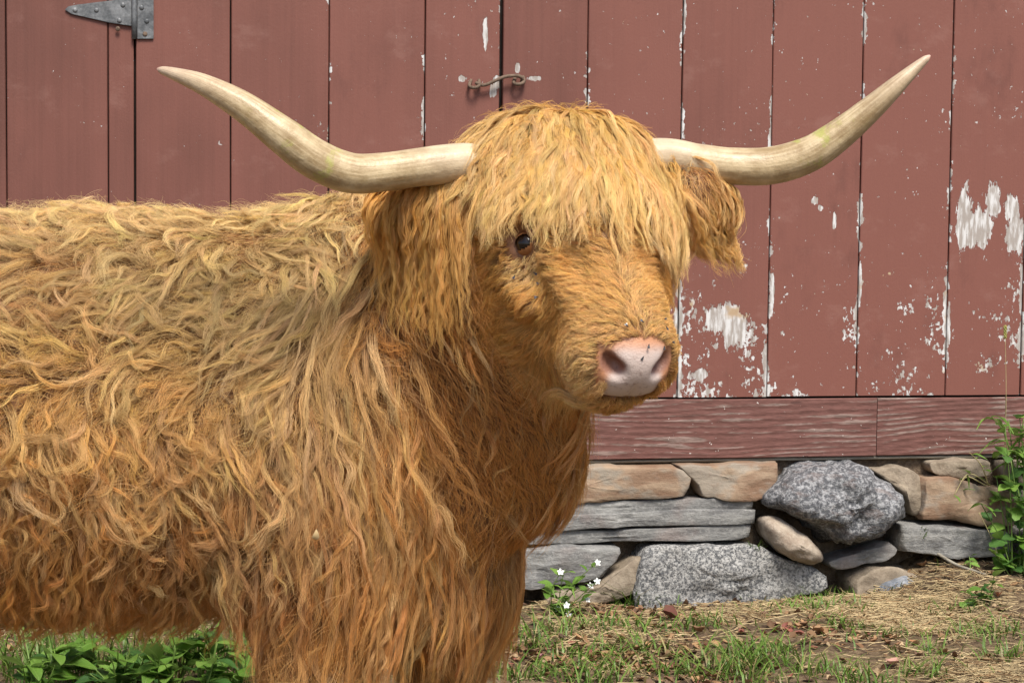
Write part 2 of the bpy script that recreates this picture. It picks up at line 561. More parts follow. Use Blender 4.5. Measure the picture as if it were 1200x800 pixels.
M_PAINT, M_SILL = red_paint(), sill_paint()
M_DARK = simple('dark_old_timber', (0.012, 0.01, 0.009), (0.03, 0.024, 0.02), 12, 0.9, 0.003)
M_IRON = simple('galvanised_rusty_iron', (0.075, 0.08, 0.085), (0.24, 0.245, 0.25), 24, 0.55, 0.0015, spec=0.5, metallic=0.35)
M_RUST = simple('brown_rust', (0.07, 0.045, 0.03), (0.2, 0.14, 0.1), 60, 0.8, 0.001)
M_GREYWOOD = simple('grey_weathered_wood', (0.16, 0.14, 0.11), (0.34, 0.31, 0.25), 9, 0.85, 0.003, (1, 1, 9))
M_EARTH = simple('packed_earth', (0.05, 0.036, 0.026), (0.19, 0.14, 0.095), 14, 0.95, 0.02)
M_GRANITE, M_BOULDER, M_SLATE, M_SAND = granite(), boulder_mat(), slate(), sandstone()
M_COBBLE = simple('tan_cobble_stone', (0.26, 0.2, 0.15), (0.46, 0.39, 0.31), 28, 0.8, 0.004)
M_BLUESTONE = simple('blue_grey_stone', (0.1, 0.115, 0.14), (0.33, 0.34, 0.36), 40, 0.75, 0.004)
M_DUSTSTONE = simple('dusty_brown_stone', (0.18, 0.14, 0.1), (0.34, 0.28, 0.21), 18, 0.9, 0.006)
M_GROUND = ground_mat()

# ================================================================== BARN
def plank_mesh(name, x0, x1, z0, z1, y0, th, horizontal=False):
    """a board with softened, slightly wavering edges"""
    bm = bmesh.new()
    n = 14
    L0, L1 = (x0, x1) if horizontal else (z0, z1)
    W0, W1 = (z0, z1) if horizontal else (x0, x1)
    c = 0.0025
    rings = []
    sd = random.uniform(0, 99)
    for i in range(n + 1):
        t = L0 + (L1 - L0) * i / n
        wa = mnoise.noise(Vector((t * 2.1, sd, 0))) * 0.0016
        wb = mnoise.noise(Vector((t * 2.1, sd, 7))) * 0.0016
        bow = mnoise.noise(Vector((t * 0.9, sd, 3))) * 0.003
        a, b = W0 + wa, W1 + wb
        prof = [(a, y0 + th), (a, y0 + c), (a + c, y0), (a + (b - a) * 0.33, y0 + bow), (a + (b - a) * 0.66, y0 + bow), (b - c, y0), (b, y0 + c), (b, y0 + th)]
        rings.append([bm.verts.new((t, y, w) if horizontal else (w, y, t)) for (w, y) in prof])
    for r0, r1 in zip(rings, rings[1:]):
        for k in range(7):
            bm.faces.new((r0[k], r0[k + 1], r1[k + 1], r1[k]))
    bm.faces.new(rings[0]); bm.faces.new(list(reversed(rings[-1])))
    bmesh.ops.recalc_face_normals(bm, faces=bm.faces)
    return bm


Z_BOT = float(P(900, 464.5, YW)[2])
Z_SILL1 = float(P(900, 466, YW)[2]) - 0.001
Z_SILL0 = float(P(900, 535.5, YW)[2])
WALL_TOP = 3.3
seams = [8, 127, 159, 270, 385, 497, 586, 687, 797.5, 903, 1008.5, 1113.5]
sx = [float(P(s, 230, YW)[0]) for s in seams]

barn = empty('barn_wall', (0.4, YW, 0))
tag(barn, 'weathered red barn wall of vertical boards with chipped white paint behind the cow', 'barn wall')
door = empty('barn_door', (-1.5, YW, 0))
tag(door, 'red plank barn door hung on an iron strap hinge at the upper left', 'barn door')

xs = sx[2:]
while xs[-1] < 5.8:
    xs.append(xs[-1] + random.uniform(0.26, 0.3))
for a, b in zip(xs, xs[1:]):
    wide = 0.006 if abs(a - sx[6]) < 1e-6 else 0.002
    wide_b = 0.006 if abs(b - sx[6]) < 1e-6 else 0.002
    dy = random.uniform(-0.003, 0.003)
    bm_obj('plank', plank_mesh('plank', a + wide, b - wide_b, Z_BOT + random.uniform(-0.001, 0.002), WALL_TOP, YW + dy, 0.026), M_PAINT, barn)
xs = [sx[2], sx[1], sx[0]]
while xs[-1] > -3.6:
    xs.append(xs[-1] - random.uniform(0.27, 0.33))
for b, a in zip(xs, xs[1:]):
    r = 0.005 if b == sx[2] else 0.002
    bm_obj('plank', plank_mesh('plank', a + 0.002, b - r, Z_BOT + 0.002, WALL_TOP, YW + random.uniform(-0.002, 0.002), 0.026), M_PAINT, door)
# sill boards under the planks
jx = [float(P(-1000, 500, YW)[0]), float(P(330, 500, YW)[0]), float(P(1027, 500, YW)[0]), float(P(1177.5, 500, YW)[0]), float(P(1900, 500, YW)[0]), 6.0]
for a, b in zip(jx, jx[1:]):
    bm_obj('sill_board', plank_mesh('sill', a + 0.0016, b - 0.0016, Z_SILL0, Z_SILL1 - 0.002, YW - 0.004 + random.uniform(-0.002, 0.002), 0.03, True), M_SILL, barn)
bm_obj('ledger_board', plank_mesh('ledger', -3.9, 6.1, Z_SILL0 - 0.013, Z_SILL0 - 0.003, YW + 0.006, 0.03, True), M_GREYWOOD, barn)


def box_bm(x0, x1, y0, y1, z0, z1, bev=0.0):
    bm = bmesh.new()
    bmesh.ops.create_cube(bm, size=1)
    bmesh.ops.scale(bm, vec=(x1 - x0, y1 - y0, z1 - z0), verts=bm.verts)
    bmesh.ops.translate(bm, vec=((x0 + x1) / 2, (y0 + y1) / 2, (z0 + z1) / 2), verts=bm.verts)
    if bev:
        bmesh.ops.bevel(bm, geom=bm.edges[:], offset=bev, segments=2, affect='EDGES', profile=0.6)
    return bm


bm_obj('backing', box_bm(-3.9, 6.1, YW + 0.032, YW + 0.1, 0.35, WALL_TOP, 0.0), M_DARK, barn)

# strap hinge, part of the door
def prism_bm(poly, y0, y1, bev=0.0012):
    bm = bmesh.new()
    f = bm.faces.new([bm.verts.new((p[0], y1, p[2])) for p in poly])
    ex = bmesh.ops.extrude_face_region(bm, geom=[f])
    bmesh.ops.translate(bm, vec=(0, y0 - y1, 0), verts=[v for v in ex['geom'] if isinstance(v, bmesh.types.BMVert)])
    bmesh.ops.recalc_face_normals(bm, faces=bm.faces)
    bmesh.ops.bevel(bm, geom=bm.edges[:], offset=bev, segments=2, affect='EDGES')
    return bm


YH = YW - 0.004
strap = [P(x, y, YH) for x, y in ((76, 12), (80, 8), (90, 6), (154, -2), (154, 31), (128, 27), (84, 17))]
hinge = bm_obj('hinge', prism_bm(strap, YH - 0.005, YH + 0.0005), M_IRON, door)
plate = [P(x, y, YH) for x, y in ((161, -16), (180, -16), (180, 46), (161, 46))]
o = bm_obj('hinge_plate', prism_bm(plate, YH - 0.005, YH + 0.0005), M_IRON, None); adopt(o, None)
o.parent = hinge; o.matrix_parent_inverse = hinge.matrix_basis.inverted()
pa, pb = P(157.5, -18, YH - 0.004), P(157.5, 46, YH - 0.004)
bm = bmesh.new(); tube(bm, [pa, pa * .66 + pb * .34, pa * .34 + pb * .66, pb], 0.0085, 12)
bm_obj('hinge_pin', bm, M_IRON, None, True).parent = hinge
for (x, y) in ((88, 12), (113, 12), (140, 24), (144, 6), (166, 9), (172, 25), (170, 40), (138, 34)):
    c = P(x, y, YH - 0.0055)
    bm = bmesh.new()
    bmesh.ops.create_uvsphere(bm, u_segments=10, v_segments=6, radius=0.0075)
    bmesh.ops.scale(bm, vec=(1, 0.45, 1), verts=bm.verts)
    bmesh.ops.translate(bm, vec=tuple(c), verts=bm.verts)
    bm_obj('screw_head', bm, M_RUST if y > 30 else M_IRON, None, True).parent = hinge

# the hook and its two staples across the wide gap
hk = empty('hook_latch', tuple(P(585, 96, YW)))
tag(hk, 'rusty wire hook latch across the gap above the cow\'s forelock', 'latch')
pts = catmull([P(557, 97, YW - 0.018), P(567, 100, YW - 0.02), P(580, 95, YW - 0.022), P(592, 90, YW - 0.024), P(606, 89, YW - 0.024), P(612, 92, YW - 0.02), P(611, 97, YW - 0.012)], 22)
bm = bmesh.new(); tube(bm, pts, 0.0058, 8); bm_obj('hook', bm, M_RUST, hk, True)
for (x, y) in ((556, 97), (608, 93)):
    pts = catmull([P(x - 4, y - 3, YW + 0.004), P(x - 6, y + 4, YW - 0.02), P(x, y + 6, YW - 0.028), P(x + 6, y + 3, YW - 0.02), P(x + 5, y - 3, YW + 0.004)], 16)
    bm = bmesh.new(); tube(bm, pts, 0.0055, 8); bm_obj('staple', bm, M_RUST, hk, True)

# ================================================================== STONE FOUNDATION
found = empty('stone_foundation', (0.5, YW, 0))
tag(found, 'dry laid stone foundation of slabs and boulders under the red barn wall', 'stone wall')


def stone(poly, mat, name='stone', front=0.05, depth=0.3, rnd=0.25, rough=0.006, label=None, rot=None):
    """poly: photo outline; the stone is a full body: outline ring, swollen towards the front, closed behind"""
    yb = YW - front
    pts = np.array([P(x, y, yb) for x, y in poly])
    m = len(poly)
    n = 44
    closed = np.vstack([pts, pts[:1]])
    seg = np.linalg.norm(np.diff(closed, axis=0), axis=1)
    cum = np.concatenate([[0], np.cumsum(seg)])
    t = np.linspace(0, cum[-1], n, endpoint=False)
    ring = np.stack([np.interp(t, cum, closed[:, k]) for k in range(3)], 1)
    for _ in range(0 if rnd < 0.29 else (2 if rnd < 0.45 else 4)):
        ring = ring * 0.5 + (np.roll(ring, 1, 0) + np.roll(ring, -1, 0)) * 0.25
    c = ring.mean(0)
    size = np.ptp(ring[:, 2])
    bulge = rnd * size
    prof = [(0.6, depth), (0.93, depth * 0.85), (1.0, depth * 0.35), (1.0, 0.02)]
    k = 7
    for i in range(1, k + 1):
        a = i / k * math.pi / 2
        sc_ = 1 - (1 - math.cos(a)) * min(1.0, 0.16 + rnd)
        prof.append((sc_ if rnd > 0.4 else 1 - 0.06 * (i / k) ** 2, -bulge * math.sin(a)))
    end = prof[-1]
    for i in range(1, 6):
        u = i / 6
        prof.append((end[0] * (1 - u), end[1] - bulge * 0.12 * math.sin(u * 1.57)))
    V, Fs = [], []
    sd = random.uniform(0, 50)
    for (s, dy) in prof:
        for q in ring:
            v = c + (q - c) * s
            v[1] = yb + dy
            w = Vector((v[0] * 9 + sd, v[1] * 9, v[2] * 9))
            nn = mnoise.fractal(w, 0.9, 2.1, 5)
            n2 = mnoise.noise_vector(w * 0.5)
            dv = Vector((v - c) * np.array((1, 0, 1)))
            dv.y = -abs(size) * 0.4
            if dv.length > 0: dv.normalize()
            v = v + np.array(dv) * nn * rough * 2.8 + np.array(n2) * rough * 1.2
            V.append(v)
    tip = c.copy(); tip[1] = yb + prof[-1][1] - bulge * 0.02
    V.append(tip); ti = len(V) - 1
    V.append(np.array((c[0], yb + depth, c[2]))); bi = len(V) - 1
    for r in range(len(prof) - 1):
        for j in range(n):
            a = r * n + j; b = r * n + (j + 1) % n
            Fs.append((a, b, b + n, a + n))
    last = (len(prof) - 1) * n
    for j in range(n):
        Fs.append((last + j, last + (j + 1) % n, ti))
        Fs.append(((j + 1) % n, j, bi))
    bm = bmesh.new()
    bv = [bm.verts.new(tuple(v)) for v in V]
    for f in Fs:
        bm.faces.new([bv[i] for i in f])
    bmesh.ops.recalc_face_normals(bm, faces=bm.faces)
    o = bm_obj(name, bm, mat, found, True)
    if label: o['label'] = label
    return o


stone([(560, 549), (690, 545), (800, 545), (813, 562), (806, 580), (700, 587), (560, 592)], M_SAND, front=0.03, label='long orange sandstone slab')
stone([(790, 543), (850, 542), (911, 541), (908, 577), (884, 583), (822, 582), (812, 566)], M_SAND, front=0.026, label='pale tan sandstone block')
stone([(560, 590), (690, 588), (806, 583), (880, 583), (880, 596), (700, 602), (560, 606)], M_SLATE, front=0.04)
stone([(560, 606), (700, 602), (800, 597), (886, 595), (885, 613), (760, 617), (650, 622), (560, 624)], M_SLATE, front=0.05)
stone([(560, 625), (660, 622), (770, 617), (880, 613), (877, 632), (760, 633), (660, 637), (560, 640)], M_SLATE, front=0.045)
stone([(560, 642), (640, 640), (726, 641), (722, 656), (700, 674), (660, 684), (560, 690)], M_SLATE, front=0.06, label='grey slate block with a slanted end')
stone([(640, 690), (690, 684), (724, 664), (744, 650), (742, 690), (720, 704), (640, 712)], M_DUSTSTONE, front=0.03, rough=0.01)
stone([(752, 642), (800, 637), (860, 634), (893, 640), (914, 652), (950, 664), (968, 676), (966, 692), (925, 702), (850, 708), (792, 716), (742, 724), (741, 700)], M_GRANITE, front=0.07, rnd=0.12, rough=0.009, label='large flat faced speckled granite block')
stone([(893, 594), (899, 570), (917, 551), (950, 541), (990, 540), (1022, 552), (1048, 572), (1061, 597), (1054, 616), (1036, 628), (1004, 640), (974, 642), (958, 626), (938, 608), (908, 603)], M_BOULDER, front=0.06, rnd=0.5, rough=0.017, label='big rounded dark grey boulder')
a_ = np.linspace(0, 2 * math.pi, 18, endpoint=False)
stone([(927 + 41 * math.cos(a) * .9 - 26 * math.sin(a) * .36 * -1, 635 + 41 * math.cos(a) * .36 + 26 * math.sin(a) * .95) for a in a_], M_COBBLE, front=0.085, rnd=0.5, rough=0.007, depth=0.12, label='smooth tan cobble wedged under the boulder')
stone([(964, 658), (985, 650), (1015, 642), (1040, 634), (1049, 643), (1036, 655), (1005, 664), (975, 668)], M_SLATE, front=0.05, rnd=0.4, label='small flat grey stone')
stone([(1012, 546), (1050, 542), (1072, 560), (1074, 600), (1062, 604), (1052, 575)], M_DUSTSTONE, front=-0.01, rnd=0.3)
stone([(1085, 540), (1120, 537), (1160, 538), (1162, 556), (1125, 560), (1092, 554)], M_DUSTSTONE, front=0.02, rnd=0.3)
stone([(1076, 556), (1110, 556), (1150, 567), (1200, 572), (1200, 612), (1130, 611), (1072, 606)], M_SAND, front=0.035, rough=0.008, label='square cut orange stone')
stone([(1054, 614), (1100, 615), (1150, 620), (1184, 624), (1186, 654), (1130, 652), (1052, 644)], M_SLATE, front=0.085, rnd=0.18, label='thick grey slab jutting out at the right')
stone([(1170, 541), (1230, 538), (1330, 536), (1330, 570), (1205, 572), (1172, 560)], M_DUSTSTONE, front=0.02)
stone([(1206, 574), (1330, 572), (1330, 615), (1206, 612)], M_SLATE, front=0.03)
stone([(1190, 618), (1330, 618), (1330, 700), (1196, 700)], M_GRANITE, front=0.02, rnd=0.3)
stone([(995, 676), (1020, 666), (1060, 668), (1085, 680), (1090, 700), (1000, 702)], M_DUSTSTONE, front=0.09, rnd=0.3, rough=0.01)
stone([(1026, 692), (1040, 678), (1062, 672), (1076, 686), (1074, 700), (1030, 702)], M_BLUESTONE, front=0.13, rnd=0.35, rough=0.008, label='little blue grey stone half buried in the dirt')
for x0 in range(1340, 1800, 150):
    stone([(x0, 540), (x0 + 140, 540), (x0 + 142, 610), (x0 + 2, 612)], random.choice((M_SLATE, M_SAND, M_DUSTSTONE)), front=0.03)
    stone([(x0 - 20, 618), (x0 + 120, 616), (x0 + 122, 720), (x0 - 18, 720)], random.choice((M_GRANITE, M_BOULDER, M_SLATE)), front=0.04, rnd=0.3)
x0 = 555
while x0 > -420:                                   # the wall goes on behind the cow
    w = random.uniform(90, 170)
    stone([(x0 - w, 546), (x0 - 6, 546), (x0 - 4, 600), (x0 - w + 4, 598)], random.choice((M_SLATE, M_SAND, M_DUSTSTONE)), front=0.03)
    stone([(x0 - w + 30, 606), (x0 + 20, 606), (x0 + 22, 650), (x0 - w + 26, 652)], random.choice((M_SLATE, M_SAND, M_SLATE)), front=0.04)
    stone([(x0 - w, 660), (x0 - 8, 658), (x0 - 4, 725), (x0 - w + 2, 725)], random.choice((M_GRANITE, M_BOULDER, M_DUSTSTONE)), front=0.05, rnd=0.3)
    x0 -= w
bm_obj('earth_fill', box_bm(-3.9, 6.0, YW + 0.03, YW + 0.5, -0.2, Z_SILL0 - 0.016, 0), M_EARTH, found)

# ================================================================== GROUND
def ground_z(x, y):
    x = np.asarray(x, float); y = np.asarray(y, float)
    near = np.clip((y - 5.2) / 0.6, 0, 1.4)
    rise = -0.058 + 0.155 * np.exp(-((x - 2.66) / 0.3) ** 2) + 0.03 * np.exp(-((x - 1.33) / 0.22) ** 2)
    g = near ** 2 * rise
    g = g + 0.012 * np.sin(x * 5.1 + y * 2.3) * np.cos(y * 4.4 - x * 1.7) + 0.006 * np.sin(x * 13 + 1) * np.sin(y * 11 + x * 3)
    return g - 0.01


def axis_pts(lo, hi, a, b, fine, coarse):
    return np.unique(np.concatenate([np.arange(lo, a, coarse), np.arange(a, b, fine), np.arange(b, hi + 1e-6, coarse)]))


gx = np.concatenate([[-60, -20, -8], np.arange(-3.0, 4.6, 0.04), [6, 10, 25, 60]])
gy = np.concatenate([[-60, -20, -6, 0], np.arange(1.5, 5.9, 0.04), [5.95, 6.2, 8, 20, 60]])
GX, GY = np.meshgrid(gx, gy, indexing='ij')
GZ = np.where((np.abs(GX - .8) < 4) & (GY > 1) & (GY < 6.3), ground_z(np.clip(GX, -4, 5), np.clip(GY, 1, 6)), -0.02)
jit = (np.abs(GX - .8) < 3) & (GY > 2) & (GY < 5.9)
GZ = GZ + jit * RNG.normal(0, 0.004, GZ.shape)
nx_, ny_ = GX.shape
idx = np.arange(nx_ * ny_).reshape(nx_, ny_)
quads = np.stack([idx[:-1, :-1], idx[1:, :-1], idx[1:, 1:], idx[:-1, 1:]], -1).reshape(-1, 4)
gr = fast_mesh('ground', np.stack([GX, GY, GZ], -1).reshape(-1, 3), quads, M_GROUND)
tag(gr, 'bare brown farmyard dirt strewn with straw and dry leaves', None, None, 'structure')

# ================================================================== THE COW
# built in its own frame (x along the body to the right, y away from the camera), then turned with turn()
cow = empty('highland_cow', tuple(turn((-0.7, 3.36, 0.0))))
tag(cow, 'shaggy golden highland cow with long pale horns standing before the red barn wall', 'cow')

# ---- head frame: l to the picture's right, f from poll to muzzle, n out of the forehead
POLL = Q(665, 150, 3.04)
HF = np.array((.241, -.613, -.75)); HF /= np.linalg.norm(HF)
HL = np.array((.931, .366, 0.0)); HL -= HF * HL.dot(HF); HL /= np.linalg.norm(HL)
HN = -np.cross(HL, HF)
HM = np.stack([HL, HF, HN])                       # rows: world -> head


def H(l, f, n):
    return POLL + HL * l + HF * f + HN * n


def to_head(p):
    return (p - POLL) @ HM.T


def to_head_dir(v):
    return HM @ v


# ---- signed distance grid, finer round the muzzle
def axis(lo, hi, a, b, coarse, fine):
    return np.concatenate([np.linspace(lo, a, int((a - lo) / coarse) + 1)[:-1], np.linspace(a, b, int((b - a) / fine) + 1),
                           np.linspace(b, hi, int((hi - b) / coarse) + 1)[1:]])


AX = [axis(-1.78, 0.46, 0.06, 0.32, 0.0105, 0.0045), axis(2.50, 3.84, 2.60, 2.90, 0.0105, 0.0045), axis(-0.02, 1.42, 0.83, 1.06, 0.0105, 0.0045)]
SHP = tuple(len(a) for a in AX)
SD = np.full(SHP, 0.3, dtype=np.float32)
SDH = np.full(SHP, 0.3, dtype=np.float32)


def smin(a, b, k):
    h = np.clip(k - np.abs(a - b), 0, None) / k
    return np.minimum(a, b) - h * h * k * 0.25


def region(lo, hi, m=0.16):
    return tuple(slice(max(0, np.searchsorted(a, l - m)), np.searchsorted(a, h + m)) for a, l, h in zip(AX, lo, hi))


def grid(sl):
    return np.stack(np.meshgrid(*[a[s].astype(np.float32) for a, s in zip(AX, sl)], indexing='ij'), -1)


def put(sl, d, k, head):
    for T in ((SD, SDH) if head else (SD,)):
        T[sl] = smin(T[sl], d, k)


def ell(c, r, k=0.06, M=None, head=False, sub=False):
    c = np.asarray(c, float); r = np.asarray(r, float)
    e = np.full(3, r.max())
    sl = region(c - e, c + e)
    g = grid(sl) - c
    if M is not None:
        g = g @ M.T
    k0 = np.sqrt(((g / r) ** 2).sum(-1)); k1 = np.sqrt(((g / r ** 2) ** 2).sum(-1))
    d = (k0 * (k0 - 1) / np.maximum(k1, 1e-6)).astype(np.float32)
    if sub:
        for T in (SD, SDH):
            T[sl] = -smin(-T[sl], d, k)
    else:
        put(sl, d, k, head)


def cone(a, b, ra, rb, k=0.06, head=False, squash=None):
    a = np.asarray(a, float); b = np.asarray(b, float)
    m = max(ra, rb)
    sl = region(np.minimum(a, b) - m, np.maximum(a, b) + m)
    g = grid(sl)
    ab = b - a
    t = np.clip(((g - a) @ ab) / ab.dot(ab), 0, 1)
    v = g - a - t[..., None] * ab
    if squash is not None:                           # (axis, factor): flatten along an axis
        ax, fac = squash
        v = v + (v @ ax)[..., None] * ax * (fac - 1)
    d = np.sqrt((v ** 2).sum(-1)) - (ra + (rb - ra) * t)
    put(sl, d.astype(np.float32), k, head)


def hell(l, f, n, rl, rf, rn, k=0.04, sub=False):
    ell(H(l, f, n), (rl, rf, rn), k, HM, True, sub)


def hcone(a, b, ra, rb, k=0.04, squash=None):
    cone(H(*a), H(*b), ra, rb, k, True, squash)


YB = 3.38
# trunk
ell((-.74, YB, .81), (.68, .315, .35), .1)
ell((-1.25, YB, .88), (.33, .27, .27), .1)
ell((-.32, YB, .85), (.32, .28, .31), .1)
ell((-.33, YB - .2, .76), (.17, .12, .25), .08)
ell((-.33, YB + .2, .76), (.17, .12, .25), .08)
ell((-1.3, YB - .2, .74), (.2, .1, .24), .08)
ell((-1.3, YB + .2, .74), (.2, .1, .24), .08)
ell((-.14, YB - .03, .73), (.145, .18, .18), .1)
# neck, crest, throat and brisket
cone((-.22, YB - .02, .93), (.0, 3.14, 1.08), .23, .14, .1)
ell((-.2, YB - .01, 1.08), (.17, .1, .09), .1)
cone((.04, 3.08, .96), (-.015, 3.28, .74), .085, .125, .1)
ell((-.13, 3.32, .54), (.07, .12, .16), .08)
ell((-.07, 3.36, .54), (.065, .1, .10), .025)
# legs
for dy, dx in ((-.17, 0.0), (.17, .20)):
    x, y = -.33 + dx, YB + dy
    cone((x + .01, y, .66), (x, y, .36), .14, .09, .08)
    ell((x - .075, y, .55), (.05, .06, .08), .06)
    ell((x + .005, y, .33), (.062, .058, .07), .04)
    cone((x, y, .33), (x, y, .12), .05, .043, .04)
    ell((x + .012, y, .10), (.055, .05, .05), .04)
    x, y = -1.33 + dx * .6 - .0, YB + dy
    cone((x + .02, y, .76), (x + .05, y, .60), .16, .12, .09)
    cone((x + .05, y, .62), (x - .12, y, .42), .11, .06, .06)
    ell((x - .13, y, .40), (.055, .045, .065), .04)
    cone((x - .125, y, .40), (x - .09, y, .12), .048, .04, .04)
    ell((x - .075, y, .09), (.055, .05, .05), .04)
# tail root
cone((-1.55, YB, .98), (-1.60, YB, .55), .035, .02, .06)
# head
hell(0, .07, -.10, .125, .13, .105)
hell(0, .02, -.072, .152, .066, .078)
hell(0, .155, -.085, .132, .11, .085)
hcone((0, .17, -.085), (0, .40, -.07), .104, .058, .05)
hcone((-.03, .2, -.07), (-.025, .38, -.05), .066, .040, .05)
hcone((.03, .2, -.07), (.025, .38, -.05), .066, .040, .05)
hell(-.085, .19, -.15, .05, .11, .085, .04)
hell(.085, .19, -.15, .05, .11, .085, .04)
hcone((0, .22, -.185), (0, .40, -.122), .088, .046, .05)
for s in (-1, 1):
    hell(s * .118, .315, -.085, .034, .075, .05, .05, True)     # hollow between cheek and muzzle
    hell(s * .052, .262, -.006, .026, .06, .022, .03, True)     # the planes beside the nose bridge
    hell(s * .108, .245, -.10, .022, .05, .018, .03)            # cheek bone under the eye
hcone((0, .2, -.035), (0, .385, -.028), .036, .03, .03)         # nose bridge
hell(0, .425, -.055, .060, .05, .054, .035)           # muzzle
hell(-.038, .40, -.08, .04, .055, .046, .03)
hell(.038, .40, -.08, .04, .055, .046, .03)
hell(0, .40, -.13, .046, .055, .028, .02)            # lower lip and chin
hell(-.104, .182, -.052, .027, .03, .03, .03)        # brows over the eyes
hell(.104, .182, -.052, .027, .03, .03, .03)
cone(H(0, .1, -.16), (-.02, 3.2, 1.06), .13, .17, .08, False)
# ears, drooping outwards under the horns
EARL = [H(-.12, .075, -.10), Q(500, 236, 3.04), Q(455, 240, 3.06)]
EARR = [H(.12, .075, -.10), Q(812, 226, 3.12), Q(838, 236, 3.14)]
for E in (EARL, EARR):
    cone(E[0], E[1], .03, .036, .03, False)
    cone(E[1], E[2], .036, .016, .02, False)
# nostrils, mouth, eye sockets
for s in (-1, 1):
    hell(s * .036, .462, -.036, .0135, .026, .0115, .012, True)
    hell(s * .047, .455, -.028, .007, .02, .011, .010, True)
hell(0, .470, -.1, .052, .028, .003, .012, True)
hell(0, .482, -.08, .003, .010, .024, .008, True)
for s in (-1, 1):
    hell(s * .128, .206, -.042, .022, .024, .017, .012, True)


# ---- surface nets on the uneven grid
def surface_nets(S, ax):
    ins = S < 0
    def cs(A, i, j, k):
        n = [s - 1 for s in S.shape]
        return A[i:n[0] + i, j:n[1] + j, k:n[2] + k]
    cnt = sum(cs(ins, i, j, k).astype(np.int8) for i in (0, 1) for j in (0, 1) for k in (0, 1))
    act = np.argwhere((cnt > 0) & (cnt < 8))
    vid = np.full([s - 1 for s in S.shape], -1, dtype=np.int32)
    vid[tuple(act.T)] = np.arange(len(act))
    acc = np.zeros((len(act), 3)); num = np.zeros(len(act))
    corners = [(i, j, k) for i in (0, 1) for j in (0, 1) for k in (0, 1)]
    for a in corners:
        for d in range(3):
            if a[d] == 0:
                b = list(a); b[d] = 1
                ia = act + np.array(a); ib = act + np.array(b)
                va = S[tuple(ia.T)]; vb = S[tuple(ib.T)]
                m = (va < 0) != (vb < 0)
                t = np.where(m, va / np.where(m, va - vb, 1), 0)
                pa = np.stack([ax[q][ia[:, q]] for q in range(3)], -1); pb = np.stack([ax[q][ib[:, q]] for q in range(3)], -1)
                acc += np.where(m[:, None], pa + (pb - pa) * t[:, None], 0); num += m
    V = acc / num[:, None]
    Fc = []
    for d in range(3):
        lo = [slice(None)] * 3; hi = [slice(None)] * 3
        lo[d] = slice(0, -1); hi[d] = slice(1, None)
        A, B = ins[tuple(lo)], ins[tuple(hi)]
        e = np.argwhere(A != B)
        o = [q for q in range(3) if q != d]
        e = e[(e[:, o[0]] > 0) & (e[:, o[1]] > 0) & (e[:, o[0]] < S.shape[o[0]] - 1) & (e[:, o[1]] < S.shape[o[1]] - 1)]
        inside_first = A[tuple(e.T)]
        q = []
        for (da, db) in ((1, 1), (0, 1), (0, 0), (1, 0)):
            c = e.copy(); c[:, o[0]] -= da; c[:, o[1]] -= db
            q.append(vid[tuple(c.T)])
        q = np.stack(q, -1)
        flip = inside_first if d != 1 else ~inside_first
        Fc.append(np.where(flip[:, None], q, q[:, ::-1]))
    return V, np.vstack(Fc)


BV, BF = surface_nets(SD, AX)


def sample(T, p):
    """trilinear look-up on the uneven grid"""
    ii, ff = [], []
    for d in range(3):
        i = np.clip(np.searchsorted(AX[d], p[:, d]) - 1, 0, SHP[d] - 2)
        ii.append(i); ff.append(np.clip((p[:, d] - AX[d][i]) / (AX[d][i + 1] - AX[d][i]), 0, 1))
    out = 0
    for a in (0, 1):
        for b in (0, 1):
            for c in (0, 1):
                w = (ff[0] if a else 1 - ff[0]) * (ff[1] if b else 1 - ff[1]) * (ff[2] if c else 1 - ff[2])
                out = out + w * T[ii[0] + a, ii[1] + b, ii[2] + c]
    return out


def normal(p, e=0.008):
    g = np.stack([sample(SD, p + np.eye(3)[d] * e) - sample(SD, p - np.eye(3)[d] * e) for d in range(3)], -1)
    return g / np.maximum(np.linalg.norm(g, axis=1, keepdims=True), 1e-6)


def unit(v):
    return v / np.maximum(np.linalg.norm(v, axis=-1, keepdims=True), 1e-9)


def sm(x, a, b):
    t = np.clip((x - a) / (b - a), 0, 1)
    return t * t * (3 - 2 * t)


# skin pigment: pink nose pad and eye rims, dark skin in the nostrils, tan hide elsewhere
hp = to_head(BV)
hide = np.tile(np.array((0.24, 0.115, 0.045)), (len(BV), 1))
pad = sm(hp[:, 1], .43, .452) * (1 - sm(np.abs(hp[:, 0]), .037, .051)) * sm(hp[:, 2], -.112, -.098) * (1 - sm(hp[:, 2], -.012, .008))
mus = np.clip(sm(hp[:, 1], .405, .44) * sm(hp[:, 2], -.14, -.1), 0, 1)
hide = hide * (1 - mus[:, None]) + np.array((0.50, 0.23, 0.115)) * mus[:, None]
hide = hide * (1 - pad[:, None]) + np.array((0.575, 0.465, 0.415)) * pad[:, None]
for s in (-1, 1):
    dn = np.linalg.norm((hp - np.array((s * .037, .447, -.034))) / np.array((.021, .022, .017)), axis=1)
    w = (1 - sm(dn, .8, 1.25))[:, None]
    hide = hide * (1 - w) + np.array((0.26, 0.12, 0.08)) * w
    de = np.linalg.norm(hp - np.array((s * .121, .206, -.043)), axis=1)
    w = (1 - sm(de, .022, .036))[:, None]
    hide = hide * (1 - w) + np.array((0.2, 0.085, 0.033)) * w
w = ((1 - sm(np.abs(hp[:, 2] + .1), .004, .009)) * sm(hp[:, 1], .43, .44) * (1 - sm(np.abs(hp[:, 0]), .05, .06)))[:, None]
hide = hide * (1 - .6 * w) + np.array((0.12, 0.05, 0.035)) * w * .6
body = fast_mesh('body', turn(BV), BF, skin_mat(), cow, True, hide)

